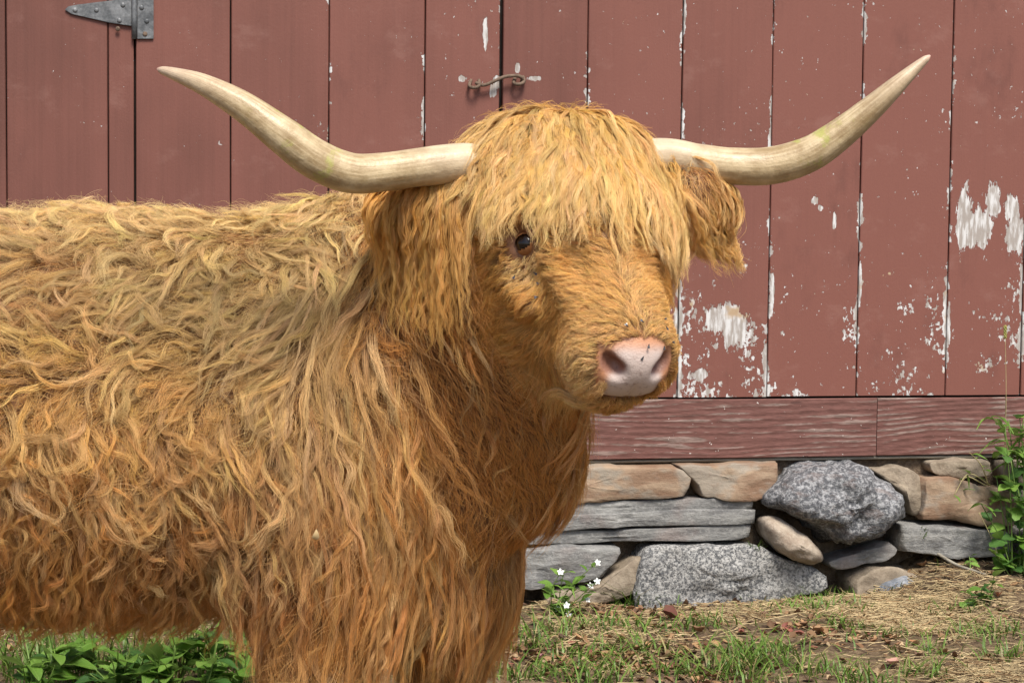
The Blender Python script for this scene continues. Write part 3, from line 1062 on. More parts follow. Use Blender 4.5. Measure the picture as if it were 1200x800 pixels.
# ---- eyes
m = NT('dark_wet_eye')
m.principled((0.012, 0.006, 0.004), 0.12, spec=0.5)
M_EYE = m.mat
for s in (-1, 1):
    bm = bmesh.new()
    bmesh.ops.create_uvsphere(bm, u_segments=24, v_segments=14, radius=0.0180)
    bmesh.ops.translate(bm, vec=tuple(turn(H(s * .107, .205, -.049))), verts=bm.verts)
    bm_obj('eye', bm, M_EYE, cow, True)

M_LID = simple('eyelid_skin', (0.22, 0.085, 0.03), (0.36, 0.16, 0.06), 60, 0.5, 0.001)
for s in (-1, 1):
    bm = bmesh.new()
    bmesh.ops.create_uvsphere(bm, u_segments=32, v_segments=24, radius=0.0198)
    oa = unit(np.array((s * .8, .1, .6)))                # outward axis of the eye in head terms
    ua = np.array((0, -1.0, 0)); ua = unit(ua - oa * ua.dot(oa))
    kill = []
    for v in bm.verts:
        h_ = to_head_dir(np.array(v.co) / .0198)
        up_, out_ = h_.dot(ua), h_.dot(oa)
        side_ = h_.dot(np.cross(oa, ua))
        if -.60 + .45 * side_ ** 2 < up_ < .42 - .5 * side_ ** 2 and out_ > 0:
            kill.append(v)
    bmesh.ops.delete(bm, geom=kill, context='VERTS')
    bmesh.ops.transform(bm, matrix=Matrix.Rotation(YAW, 4, 'Z'), verts=bm.verts)
    bmesh.ops.translate(bm, vec=tuple(turn(H(s * .107, .205, -.049))), verts=bm.verts)
    bm_obj('eyelid', bm, M_LID, cow, True)

# ---- horns
M_HORN = horn_mat()


def horn(path, radii, seed):
    pts = catmull(path, 90)
    rr = np.interp(np.linspace(0, 1, 90), np.linspace(0, 1, len(radii)), radii)
    rr = rr * .95
    rr = np.convolve(np.pad(rr, 4, 'edge'), np.ones(9) / 9, 'valid')
    rr[-3:] = (rr[-4] * .8, rr[-4] * .55, rr[-4] * .2)
    bm = bmesh.new()
    seg = 36
    rings = tube(bm, pts, list(rr), seg)
    V = []
    bm.verts.ensure_lookup_table()
    cols = []
    for i, ring in enumerate(rings):
        for k, v in enumerate(ring):
            d = (v.co - Vector(pts[i]))
            nn = mnoise.fractal(Vector((v.co.x * 14, v.co.y * 14 + seed, v.co.z * 14)), 1.0, 2.0, 4)
            ridge = math.sin(i * 0.9 + 1.5 * math.sin(k * 0.35)) * (0.006 if i < 22 else 0.0015)
            v.co = Vector(pts[i]) + d * (1 + nn * 0.022 + ridge)
            cols.append((i / 89, 0.5 + 0.5 * math.cos(2 * math.pi * k / seg), seed * 0.1))
    M3 = Matrix.Rotation(YAW, 4, 'Z')
    bmesh.ops.transform(bm, matrix=M3, verts=bm.verts)
    o = bm_obj('horn', bm, M_HORN, cow, True)
    a = o.data.attributes.new('tint', 'FLOAT_COLOR', 'POINT')
    c = np.ones((len(o.data.vertices), 4), dtype=np.float32)
    c[:len(cols), :3] = cols
    a.data.foreach_set('color', c.ravel())


px = 1.364e-3
horn([H(-.05, .03, -.06), Q(548, 191, 3.0), Q(500, 195, 2.975), Q(455, 201, 2.95), Q(412, 203, 2.93), Q(372, 188, 2.915), Q(330, 158, 2.90), Q(285, 125, 2.90), Q(240, 100, 2.91), Q(205, 87, 2.93), Q(184, 81, 2.95)],
     [.034, .0335, .032, .0315, .0335, .0335, .0305, .0245, .0175, .0105, .005], 1)
horn([H(.05, .03, -.06), Q(772, 184, 3.12), Q(815, 190, 3.13), Q(858, 195, 3.14), Q(905, 194, 3.14), Q(948, 181, 3.13), Q(985, 157, 3.12), Q(1020, 128, 3.11), Q(1052, 99, 3.10), Q(1074, 79, 3.10), Q(1090, 65, 3.10)],
     [.034, .0325, .0325, .0325, .0335, .0315, .0275, .0225, .0155, .0095, .005], 6)

# ---- hooves (two claws a foot) and tail tuft
M_HOOF = simple('dark_hoof_horn', (0.03, 0.024, 0.018), (0.09, 0.07, 0.05), 30, 0.5, 0.001)
feet = []
for dy, dx in ((-.17, 0.0), (.17, .20)):
    feet += [(-.315 + dx, YB + dy), (-1.40 + dx * .6, YB + dy)]
for (x, y) in feet:
    for s in (-1, 1):
        bm = bmesh.new()
        prof = [(0.0, .052), (.02, .05), (.045, .042), (.068, .033)]
        rings = []
        for z, r in prof:
            rings.append([bm.verts.new(tuple(turn((x + .018 + math.cos(a) * r * 1.25 - z * .25, y + s * .031 + math.sin(a) * r * .58, z - .008))))
                          for a in [2 * math.pi * k / 16 for k in range(16)]])
        for a, b in zip(rings, rings[1:]):
            for k in range(16):
                bm.faces.new((a[k], a[(k + 1) % 16], b[(k + 1) % 16], b[k]))
        bm.faces.new(list(reversed(rings[0]))); bm.faces.new(rings[-1])
        bm_obj('hoof', bm, M_HOOF, cow, True)

# ------------------------------------------------------------------ HAIR
def vnoise(p, f, seed, vec=True):
    """cheap smooth vector noise: sums of sines with random directions"""
    r = np.random.default_rng(seed)
    out = np.zeros((len(p), 3 if vec else 1))
    for o in range(6):
        k = r.normal(0, 1, (3, out.shape[1])) * f * (0.6 + 0.35 * o)
        out += np.sin(p @ k + r.uniform(0, 6.28, out.shape[1])) * (0.55 / (1 + 0.25 * o))
    return out


# triangles for root sampling
tri = np.vstack([BF[:, [0, 1, 2]], BF[:, [0, 2, 3]]])
TA, TB, TC = BV[tri[:, 0]], BV[tri[:, 1]], BV[tri[:, 2]]
T_area = np.linalg.norm(np.cross(TB - TA, TC - TA), axis=1) * 0.5
T_c = (TA + TB + TC) / 3
T_n = normal(T_c)
T_h = to_head(T_c)
headness = (sample(SDH, T_c) < sample(SD, T_c) + 0.012)
view = unit(np.array((0, 0, CAM_H)) - T_c)
facing = (T_n * view).sum(1)
vis = np.where(facing > -0.45, 1.0, 0.3)
vis = vis * np.where(T_c[:, 0] < -1.05, 0.6, 1.0) * np.where(T_c[:, 2] < 0.30, 0.4, 1.0)
l_, f_, n_ = T_h.T
pad_t = (f_ > .432) & (np.abs(l_) < .042) & (n_ > -.104) & (n_ < .004)
eye_t = (np.linalg.norm(T_h - np.array((-.121, .206, -.043)), axis=1) < .0255) | (np.linalg.norm(T_h - np.array((.121, .206, -.043)), axis=1) < .0255)
inside_nostril = (f_ > .415) & (np.abs(l_) < .056) & (n_ > -.058) & (n_ < -.012)
bare = headness & (pad_t | eye_t | inside_nostril)
face_t = headness & ~bare & (f_ > .06)
ear_d = np.minimum.reduce([np.linalg.norm(T_c - (E[0] + (E[2] - E[0]) * u), axis=1) for E in (EARL, EARR) for u in (.35, .55, .75, .95)])
ear_t = (ear_d < .05) & ((l_ < -.158) | (l_ > .13))
face_t &= ~ear_t
body_t = ~headness & ~bare & ~ear_t
crown_t = headness & (f_ < .11) & (n_ > -.14) & (l_ > np.where(f_ < .045, -.165, -.13)) & (l_ < .16)


def roots(weight, n, rng):
    w = T_area * weight
    c = np.cumsum(w); c /= c[-1]
    i = np.searchsorted(c, rng.random(n))
    u, v = rng.random((2, n))
    f = u + v > 1
    u[f], v[f] = 1 - u[f], 1 - v[f]
    p = TA[i] + (TB[i] - TA[i]) * u[:, None] + (TC[i] - TA[i]) * v[:, None]
    return p, normal(p)


def grow(p, n, flow, length, K, lift, hgt, grav=0.0, cling=0.5, turb=0.5, tf=9.0, seed=1, rng=RNG, curl=0.0, noisy=0.3, minh=0.004):
    """march guide hairs over the skin: flow gives the combing direction, hgt the height of the tip over the skin"""
    N = len(p)
    out = np.zeros((N, K, 3)); out[:, 0] = p - n * 0.004
    cur = p.copy()
    seg = length / (K - 1)
    ang0 = (vnoise(p, tf, seed, False)[:, 0] * turb + rng.normal(0, noisy, N))
    crv = rng.normal(0, 1, N) * curl
    for k in range(1, K):
        s = k / (K - 1)
        nn = normal(cur, 0.012)
        d = flow(cur, nn)
        d = unit(d - nn * (d * nn).sum(1, keepdims=True))
        a = (ang0 + crv * (s - 0.3))[:, None]
        b = np.cross(nn, d)
        d = d * np.cos(a) + b * np.sin(a)
        up = lift * (1 - s) ** 1.5
        up = up[:, None] if hasattr(up, '__len__') else up
        d = unit(d + nn * up)
        if np.any(np.asarray(grav) > 0):
            g = (np.asarray(grav) * s)
            g = g[:, None] if g.ndim else g
            d = unit(d * (1 - g) + np.array((0, 0, -1.0)) * g)
        cur = cur + d * seg[:, None]
        h = sample(SD, cur)
        nn = normal(cur, 0.012)
        want = hgt * (s ** 0.7)
        push = np.where(h < np.maximum(want * 0.7, minh), np.maximum(want * 0.7, minh) - h, (want - h) * cling * (h < 0.12))
        cur = cur + nn * push[:, None] * np.where(push > 0, 0.8, 1.0)[:, None]
        out[:, k] = cur
    return out


def wave(G, amp, lam, rng=RNG, both=0.6):
    """crimp the guides: sideways and in-and-out ripples that grow towards the tip"""
    N, K = G.shape[:2]
    T = unit(np.gradient(G, axis=1))
    nn = normal(G[:, 0])
    B = unit(np.cross(T, nn[:, None, :]))
    Nn = np.cross(B, T)
    seglen = np.linalg.norm(np.diff(G, axis=1), axis=2)
    s = np.concatenate([np.zeros((N, 1)), np.cumsum(seglen, 1)], 1)
    ph = rng.uniform(0, 6.28, (N, 1)); ph2 = ph + 1.4 + rng.normal(0, .4, (N, 1))
    lam = lam * rng.uniform(.75, 1.35, (N, 1))
    am = amp if hasattr(amp, '__len__') else np.full(N, amp)
    e = am[:, None] * rng.uniform(.5, 1.4, (N, 1)) * np.clip(s / (s[:, -1:] + 1e-6) * 1.6, 0, 1)
    q = 2 * np.pi * s / lam
    return G + B * (np.sin(q + ph) * e)[..., None] + Nn * (np.sin(q + ph2) * e * both)[..., None]


def strands(G, nrm, n_per, r0, end, frizz, lenvar=(0.7, 1.05), stray=0.06, K=None, rng=RNG, fl=26.0):
    """fan each guide into a lock of single hairs that gathers towards its tip"""
    N, Kg = G.shape[:2]
    K = K or Kg
    M = N * n_per
    gi = np.repeat(np.arange(N), n_per)
    L = rng.uniform(lenvar[0], lenvar[1], M)
    t = np.linspace(0, 1, K)[None, :] * np.minimum(L, 1.0)[:, None] * (Kg - 1)
    i0 = np.minimum(t.astype(int), Kg - 2); fr = (t - i0)[..., None]
    Pp = G[gi[:, None], i0] * (1 - fr) + G[gi[:, None], i0 + 1] * fr
    n = nrm[gi]
    u = unit(np.cross(n, np.array((0.31, 0.2, 0.93)))); v = np.cross(n, u)
    ph = rng.uniform(0, 6.28, M); rr = np.sqrt(rng.random(M)) * (r0[gi] if hasattr(r0, '__len__') else r0)
    off = (u * np.cos(ph)[:, None] + v * np.sin(ph)[:, None]) * rr[:, None]
    e = rng.uniform(end[0], end[1], M)
    st = rng.random(M) < stray
    e = np.where(st, rng.uniform(.8, 2.2, M), e)
    s = np.linspace(0, 1, K)[None, :, None]
    s2 = np.clip(s * 1.5, 0, 1)
    Pp = Pp + off[:, None, :] * (1 - s2 * (1 - e[:, None, None]))
    A1 = rng.normal(0, 1, (M, 1, 3)); A2 = rng.normal(0, 1, (M, 1, 3))
    fz = np.where(st, 2.4, 1.0)[:, None, None] * frizz
    Pp = Pp + fz * s * (A1 * np.sin(s * rng.uniform(3, 9, (M, 1, 1)) + ph[:, None, None]) + 0.45 * A2 * np.sin(s * rng.uniform(8, fl, (M, 1, 1))))
    return Pp, gi


def clump(G, share, amount, rng):
    """draw the guides together into bigger matted tufts"""
    N = len(G)
    par = rng.choice(N, max(1, int(N * share)), replace=False)
    a = G[:, 0].astype(np.float32); b = a[par]
    best = np.empty(N, dtype=int)
    for i in range(0, N, 1000):
        best[i:i + 1000] = ((a[i:i + 1000, None] - b[None]) ** 2).sum(-1).argmin(1)
    w = (amount * rng.uniform(.5, 1.2, N))[:, None] * np.clip(np.linspace(0, 1.25, G.shape[1]), 0, 1)[None] ** 1.2
    return G + (G[par[best]] - G) * np.clip(w, 0, .9)[..., None]


HAIR_TOTAL = [0]


def hair_obj(name, Pts, color, radius, mat, parent, tip=0.25):
    M, K = Pts.shape[:2]
    HAIR_TOTAL[0] += M
    cu = bpy.data.hair_curves.new(name)
    cu.add_curves([K] * M)
    cu.position_data.foreach_set('vector', turn(Pts.reshape(-1, 3)).astype(np.float32).ravel())
    ra = cu.attributes.new('radius', 'FLOAT', 'POINT') if 'radius' not in cu.attributes else cu.attributes['radius']
    s = np.linspace(0, 1, K)[None, :]
    rad = np.broadcast_to(np.asarray(radius).reshape(-1, 1), (M, 1)) * (1 - (1 - tip) * s ** 1.6)
    ra.data.foreach_set('value', rad.astype(np.float32).ravel())
    at = cu.attributes.new('hair_tint', 'FLOAT_COLOR', 'CURVE')
    c = np.ones((M, 4), dtype=np.float32); c[:, :3] = np.clip(color, 0.01, 0.97)
    at.data.foreach_set('color', c.ravel())
    cu.materials.append(mat)
    o = bpy.data.objects.new(name, cu)
    COL.objects.link(o)
    return adopt(o, parent)


M_COAT = hair_mat('golden_coat_hair', (0.34, 0.23, 0.125))  # roots naturally darker, deepened further to paint shade into the gaps between locks
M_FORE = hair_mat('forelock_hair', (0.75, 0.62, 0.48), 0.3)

STRAW = np.array((0.88, 0.635, 0.29)); KHAKI = np.array((0.52, 0.335, 0.12)); GOLD = np.array((0.76, 0.44, 0.115))
ORANGE = np.array((0.62, 0.255, 0.035)); RUST = np.array((0.42, 0.135, 0.016)); BUFF = np.array((0.66, 0.445, 0.175))


def mixc(a, b, w):
    w = np.asarray(w)[:, None]
    return a * (1 - w) + b * w


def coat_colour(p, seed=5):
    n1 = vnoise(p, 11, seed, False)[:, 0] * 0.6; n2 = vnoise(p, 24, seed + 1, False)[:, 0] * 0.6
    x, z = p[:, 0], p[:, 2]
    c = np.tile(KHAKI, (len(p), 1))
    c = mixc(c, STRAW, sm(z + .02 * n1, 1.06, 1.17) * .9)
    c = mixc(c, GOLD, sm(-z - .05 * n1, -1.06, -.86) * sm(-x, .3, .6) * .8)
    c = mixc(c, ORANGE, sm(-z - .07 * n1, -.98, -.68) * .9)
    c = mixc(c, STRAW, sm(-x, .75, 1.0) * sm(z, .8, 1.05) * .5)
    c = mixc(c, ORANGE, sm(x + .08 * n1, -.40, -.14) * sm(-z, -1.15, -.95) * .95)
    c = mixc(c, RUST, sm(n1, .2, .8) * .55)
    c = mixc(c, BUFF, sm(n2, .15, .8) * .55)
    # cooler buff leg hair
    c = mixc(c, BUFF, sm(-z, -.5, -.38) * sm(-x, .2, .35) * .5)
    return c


def vary(c, gi, rng, a=0.13, b=0.07):
    m = len(np.unique(gi)) if False else gi.max() + 1
    lock = 1 + rng.normal(0, a, (m, 1)); hue = 1 + rng.normal(0, 0.05, (m, 3)) * np.array((0.4, 0.8, 1.4))
    return c[gi] * (lock * hue)[gi] * (1 + rng.normal(0, b, (len(gi), 1)))


QF = 1.0      # overall hair count

def body_flow(p, n):
    x, z = p[:, 0], p[:, 2]
    d = np.zeros_like(p)
    flank = sm(-x, .28, .5)
    high = sm(z, .75, 1.0)
    d[:, 0] = -0.15 - 0.75 * flank * high - 0.25 * flank + 0.15 * (1 - flank)
    d[:, 2] = -1.0 + 0.35 * flank * high
    d[:, 1] = np.where(n[:, 2] > .5, np.sign(p[:, 1] - YB) * .5, 0)
    # the fan of hair on the shoulder point
    return d


rng = np.random.default_rng(11)
# 1. long matted locks of the trunk and neck
chest = sm(T_c[:, 0] - 0.35 * (T_n[:, 0] - .35), -.14, -.02)     # short plush coat in front
legs_t = sm(-T_c[:, 2], -.58, -.46) * sm(T_c[:, 0], -.5, -.42)
wl = vis * body_t * (1 - .8 * chest) * (1 - .75 * legs_t)
for layer, nG in (('mat', int(7200 * QF)), ('locks', int(2900 * QF))):
    p, n = roots(wl, nG, rng)
    x, z = p[:, 0], p[:, 2]
    neck = sm(x, -.42, -.26)
    fl = sm(-x, .3, .45)
    low = sm(-z, -.72, -.58)
    long_ = (x > -.34) & (x < .02) & (z > .5)
    ch = sm(x - 0.35 * (n[:, 0] - .35), -.14, -.02)
    length = (0.05 if layer == 'mat' else 0.07) + 0.055 * rng.random(nG) + .02 * neck + np.where(long_, .03, 0)
    hg = 0.014 + 0.018 * rng.random(nG) ** 1.5 + .008 * np.clip(vnoise(p, 22, 91, False)[:, 0], -1, 1)
    if layer == 'locks':
        length = length * 1.25 + .06 * rng.random(nG) ** 2 + np.where(long_, .03, 0)
        hg = hg + .014
    length = length * (1 - .35 * sm(z, 1.08, 1.16)) * (1 - .5 * ch) * (1 - .4 * sm(-z, -.5, -.4))
    hg = hg - .006 * ch
    turb = (1.25 * fl + 0.3 * (1 - fl)) * (1 - .6 * low) + .5 * sm(z, 1.04, 1.12)
    G = grow(p, n, body_flow, length, 14, 0.9, hg, grav=0.3 + .5 * low, cling=0.4 * (1 - .75 * low), turb=turb, tf=15, seed=21, rng=rng, curl=1.5 * fl * (1 - .5 * low) + .35, noisy=0.3)
    G = clump(G, .11 if layer == 'mat' else .2, .72 if layer == 'mat' else .5, rng)
    G = wave(G, (0.004 + .002 * fl) * rng.uniform(.2, 1.6, nG), rng.uniform(.045, .11, (nG, 1)), rng)
    if layer == 'mat':
        S, gi = strands(G, n, 22, 0.014, (0.2, 0.9), 0.0032, (0.5, 1.05), 0.1, 14, rng)
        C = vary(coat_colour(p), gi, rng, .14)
    else:
        S, gi = strands(G, n, 24, 0.0095, (0.08, 0.6), 0.0020, (0.5, 1.05), 0.05, 15, rng)
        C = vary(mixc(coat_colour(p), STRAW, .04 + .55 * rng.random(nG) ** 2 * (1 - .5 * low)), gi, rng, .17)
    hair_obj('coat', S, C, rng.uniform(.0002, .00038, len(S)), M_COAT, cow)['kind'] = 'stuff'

# thick curls lying on top of the mat
nC = int(380 * QF)
p, n = roots(wl * (T_c[:, 0] < -.02), nC, rng)
fl = sm(-p[:, 0], .25, .45); low = sm(-p[:, 2], -.72, -.58)
length = rng.uniform(.09, .16, nC) * (1 + .25 * (1 - fl))
G = grow(p, n, body_flow, length, 16, 1.2, rng.uniform(.034, .05, nC), grav=.3 + .45 * low, cling=.4, turb=1.2 * fl + .3, tf=15, seed=21, rng=rng, curl=2.6 * fl * (1 - .5 * low) + .5, noisy=.4)
G = wave(G, .005 * rng.uniform(.3, 1.6, nC), rng.uniform(.05, .09, (nC, 1)), rng)
S, gi = strands(G, n, 54, .012, (.12, .9), .0030, (.4, 1.05), .09, 17, rng)
C = vary(mixc(coat_colour(p), STRAW, .15 + .6 * rng.random(nC)), gi, rng, .12)
hair_obj('coat', S, C, rng.uniform(.0002, .00036, len(S)), M_COAT, cow)['kind'] = 'stuff'

# loose single hairs that stand off the coat
nW = int(8000 * QF)
p, n = roots(vis * body_t * (1 - .6 * chest), nW, rng)
low = sm(-p[:, 2], -.72, -.58)
G = grow(p, n, body_flow, rng.uniform(.05, .13, nW), 10, 1.3, rng.uniform(.03, .06, nW), grav=.2 + .5 * low, cling=.3, turb=.9, tf=20, seed=29, rng=rng, curl=1.6, noisy=.7)
S, gi = strands(G, n, 2, .006, (.5, 2.0), .004, (.6, 1.05), .1, 11, rng)
C = vary(mixc(coat_colour(p), STRAW, .5 * rng.random(nW)), gi, rng, .15)
hair_obj('coat', S, C, rng.uniform(.00016, .00026, len(S)), M_COAT, cow)['kind'] = 'stuff'

# 2. undercoat and the short plush of chest and legs
nU = int(52000 * QF)
wu = vis * body_t * (0.75 + 1.2 * chest + 1.0 * legs_t)
p, n = roots(wu, nU, rng)
ch = sm(p[:, 0] - 0.35 * (n[:, 0] - .35), -.10, .02)
length = rng.uniform(.025, .05, nU) * (1 + .15 * ch)
G = grow(p, n, body_flow, length, 6, 1.1, 0.014 + .012 * rng.random(nU), grav=.25, cling=.3, turb=.75, tf=14, seed=31, rng=rng, curl=.8, noisy=.3)
S, gi = strands(G, n, 2, 0.004, (.4, 1.0), 0.0016, (.7, 1.05), .1, 7, rng)
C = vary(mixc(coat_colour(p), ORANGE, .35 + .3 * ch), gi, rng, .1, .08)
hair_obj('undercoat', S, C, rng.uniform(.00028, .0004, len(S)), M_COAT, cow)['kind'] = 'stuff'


# 3. face
def face_flow(p, n):
    h = to_head(p)
    l, f, nn = h.T
    out = np.zeros_like(h)
    top = sm(nn, -.07, -.03)
    near = sm(f, .33, .42)
    side = np.tanh(l / .035)
    # bridge: parted in the middle and swept outwards and up; cheeks: back and down; lips: out and down
    out[:, 0] = side * (.9 * top + .25) + side * near * .6
    out[:, 1] = -.6 * top - .15 * (1 - top) + (.3 - .5 * top) * near
    out[:, 2] = -.7 * (1 - top) - .25 * near
    for s in (-1, 1):                                  # hair lies away from the eyes
        v = h - np.array((s * .117, .204, -.044))
        w = np.exp(-((v ** 2).sum(1) / .05 ** 2))[:, None]
        out = out * (1 - .8 * w) + unit(v) * w * 1.4
    return out @ HM


rng = np.random.default_rng(12)
nF = int(15000 * QF)
p, n = roots(vis * face_t * (1.0 + .6 * (f_ > .3)), nF, rng)
h = to_head(p)
chin = sm(-h[:, 2], .12, .16) * sm(h[:, 1], .28, .36)
length = (.026 + .024 * rng.random(nF) ** 1.5) * (1 + 2.3 * chin) * (1 - .45 * sm(h[:, 1], .39, .44) * (1 - chin) * (1 - sm(np.abs(h[:, 0]), .04, .06))) * (1 + .5 * sm(np.abs(h[:, 0]), .07, .1) * (1 - sm(h[:, 1], .3, .4)))
length *= 1 - .8 * (1 - sm(np.linalg.norm(h - np.array((-.121, .206, -.043)), axis=1), .03, .07))
G = grow(p, n, face_flow, length, 7, .7, .006 + .014 * rng.random(nF) ** 2 + .008 * chin, grav=.12 + .5 * chin, cling=.4, turb=.45, tf=22, seed=41, rng=rng, curl=.5, noisy=.2, minh=.002)
G = wave(G, .0022 * rng.uniform(.2, 1.5, nF), .04, rng)
G = clump(G, .16, .55, rng)
S, gi = strands(G, n, 7, .0045, (.15, .8), .0014, (.6, 1.05), .08, 9, rng)
cf = mixc(np.tile(GOLD * 1.08, (nF, 1)), ORANGE, .4 + .25 * vnoise(p, 20, 77, False)[:, 0] * .5)
cf = mixc(cf, STRAW, sm(h[:, 1], .34, .42) * .4 * (.4 + .6 * sm(-h[:, 0], .03, .06)))
cf = mixc(cf, STRAW, (1 - sm(np.linalg.norm(h - np.array((-.117, .240, -.053)), axis=1), .02, .045)) * .7)
cf = mixc(cf, STRAW, sm(h[:, 2], -.06, -.01) * .3)
cf = mixc(cf, STRAW, chin * .55)
cf = mixc(cf, np.array((.88, .58, .25)), sm(h[:, 1], .36, .42) * sm(-h[:, 0], .025, .05) * sm(-h[:, 2], .02, .05) * .75)
C = vary(cf, gi, rng, .15, .08)
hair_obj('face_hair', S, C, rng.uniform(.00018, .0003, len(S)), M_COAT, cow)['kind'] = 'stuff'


# 4. forelock: long crimped locks from the poll, falling all round the brow
def fore_flow(p, n):
    h = to_head(p)
    out = np.zeros_like(p)
    c = H(0, -.02, .0)
    r = p - c
    out = r - HL * ((r @ HL) * .55)[:, None]
    out[:, 2] = -0.06 - np.abs(r[:, 2]) * .2
    return unit(out) + np.array((0.05, -.25, -.7))


rng = np.random.default_rng(13)
nL = int(1150 * QF)
p, n = roots(crown_t * (facing > -.6) * np.clip(1.25 - np.abs(l_) / .16, .25, 1) * 1.0, nL, rng)
h = to_head(p)
length = rng.uniform(.11, .25, nL) * (1 - .36 * sm(-h[:, 0], .02, .08)) * (1 - .15 * sm(h[:, 0], .06, .12)) * (1 - .2 * sm(-h[:, 2], .08, .14))
hg = .025 + .03 * rng.random(nL)
G = grow(p, n, fore_flow, length, 18, 1.0, hg, grav=.8, cling=.1, turb=.2, tf=14, seed=51, rng=rng, curl=.25, noisy=.2, minh=.012)
G = clump(G, .16, .5, rng)
G = wave(G, .0058 * rng.uniform(.4, 1.5, nL), rng.uniform(.05, .085, (nL, 1)), rng, .5)
S, gi = strands(G, n, 36, .0075, (.08, .6), .0022, (.5, 1.08), .09, 20, rng)
cl = mixc(np.tile(np.array((.71, .475, .165)), (nL, 1)), GOLD, rng.random(nL) * .5)
cl = mixc(cl, STRAW, (rng.random(nL) < .3) * .6)
C = vary(cl, gi, rng, .09, .06)
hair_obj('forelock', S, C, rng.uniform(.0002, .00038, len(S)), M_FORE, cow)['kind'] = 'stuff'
# flyaway crown hairs
p, n = roots(crown_t * (T_n[:, 2] > .2), int(260 * QF), rng)
length = rng.uniform(.05, .09, len(p))
G = grow(p, n, fore_flow, length, 8, 2.2, np.full(len(p), .04), grav=.1, cling=0, turb=.8, tf=20, seed=52, rng=rng, curl=.8, noisy=.6)
S, gi = strands(G, n, 5, .006, (.4, 1.3), .002, (.6, 1.05), .2, 9, rng)
C = vary(np.tile(GOLD, (len(p), 1)), gi, rng)
hair_obj('crown_wisps', S, C, np.full(len(S), .00026), M_FORE, cow)['kind'] = 'stuff'

# 5. ears
for E, nm in ((EARL, 0), (EARR, 1)):
    rng = np.random.default_rng(14 + nm)
    sel = ear_t & ((T_c[:, 0] < POLL[0]) if nm == 0 else (T_c[:, 0] > POLL[0]))
    nE = int(420 * QF)
    p, n = roots(sel * 1.0, nE, rng)
    d0 = unit(E[2] - E[0])
    flow = lambda q, m_, d0=d0: np.tile(d0 * (.25 if nm == 0 else .5) + np.array((0, 0, -1.0)), (len(q), 1))
    length = rng.uniform(.08, .20, nE) * (1 + .25 * sm(p[:, 0], -.13, -.09) * (nm == 0))
    G = grow(p, n, flow, length, 14, .9, np.full(nE, .012), grav=.9 if nm == 0 else .7, cling=.05, turb=.2, tf=20, seed=61, rng=rng, curl=.3, noisy=.2, minh=.004)
    G = wave(G, .0045, .04, rng, .5)
    S, gi = strands(G, n, 22, .008, (.15, .55), .0014, (.6, 1.05), .06, 15, rng)
    ce = mixc(np.tile(np.array((.70, .36, .065)), (nE, 1)), GOLD, rng.random(nE) * .8)
    if nm: ce = mixc(ce, STRAW, .2 + .4 * rng.random(nE))
    C = vary(ce, gi, rng, .1, .07)
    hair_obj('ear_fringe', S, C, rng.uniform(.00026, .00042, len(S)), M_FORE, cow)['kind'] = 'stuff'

# 6. tail tuft
rng = np.random.default_rng(16)
p = np.array((-1.60, YB, .56)) + rng.normal(0, .016, (160, 3)); n = unit(rng.normal(0, 1, (160, 3)))
G = np.stack([p + np.array((-.03 * s, 0, -.42 * s)) + n * (.05 * math.sin(3.1 * s)) for s in np.linspace(0, 1, 12)], 1)
S, gi = strands(G, n, 16, .01, (.2, .6), .003, (.6, 1.05), .08, 12, rng)
C = vary(np.tile(GOLD, (160, 1)), gi, rng)
hair_obj('tail_tuft', S, C, np.full(len(S), .0004), M_COAT, cow)['kind'] = 'stuff'
print('HAIRS', HAIR_TOTAL[0])

for e in (-1, 1):
    v = H(e * .110, .205, -.046); d = CM0.T @ (v - np.array((0, 0, CAM_H))); print('EYE', 600 - d[0] / d[2] * F_PX, 400 + d[1] / d[2] * F_PX)

# ================================================================== GROUND LITTER AND PLANTS
def gpt(px, py, z=0.0):
    """where the sight line of a photo pixel meets the ground"""
    d = CM @ np.array(((px - 600) / F_PX, -(py - 400) / F_PX, -1.0))
    t = (z - CAM_H) / d[2]
    p = d * t
    for _ in range(4):
        zz = float(ground_z(np.clip(p[0], -4, 5), np.clip(p[1], 1, 5.85)))
        p = d * (zz - CAM_H) / d[2]
    if p[1] > 5.8:
        p = d * 5.8 / d[1]
    return np.array((p[0], p[1], float(ground_z(p[0], min(p[1], 5.85)))))


rg = np.random.default_rng(77)


def strips(root, az, height, lean, width, segs=3, droop=0.0):
    """curved tapering blades; returns verts and quads"""
    N = len(root)
    t = np.linspace(0, 1, segs + 1)[None, :, None]
    d = np.stack([np.cos(az), np.sin(az), np.zeros(N)], -1)[:, None, :]
    side = np.stack([-np.sin(az), np.cos(az), np.zeros(N)], -1)[:, None, :]
    c = root[:, None, :] + d * (lean[:, None, None] * t ** 1.7) + np.array((0, 0, 1.0)) * (height[:, None, None] * (t - droop * t ** 3))
    w = width[:, None, None] * (1 - t ** 1.8) + 0.0002
    V = np.stack([c - side * w * .5, c + side * w * .5], 2).reshape(N, -1, 3)
    base = (np.arange(N) * (segs + 1) * 2)[:, None, None]
    k = np.arange(segs)[None, :, None] * 2
    Fq = base + k + np.array((0, 1, 3, 2))[None, None, :]
    return V.reshape(-1, 3), Fq.reshape(-1, 4), np.repeat(np.arange(N), (segs + 1) * 2)


def tuft_points(spots):
    P_, H_, B_ = [], [], []
    for (px, py, rx, n, h) in spots:
        c = gpt(px, py)
        q = np.tile(c, (n, 1)) + rg.normal(0, 1, (n, 3)) * np.array((rx, rx * .7, 0))
        q[:, 1] = np.minimum(q[:, 1], 5.79)
        q[:, 2] = ground_z(q[:, 0], q[:, 1]) - .004
        P_.append(q); H_.append(h * rg.uniform(.4, 1.6, n))
    return np.vstack(P_), np.concatenate(H_)


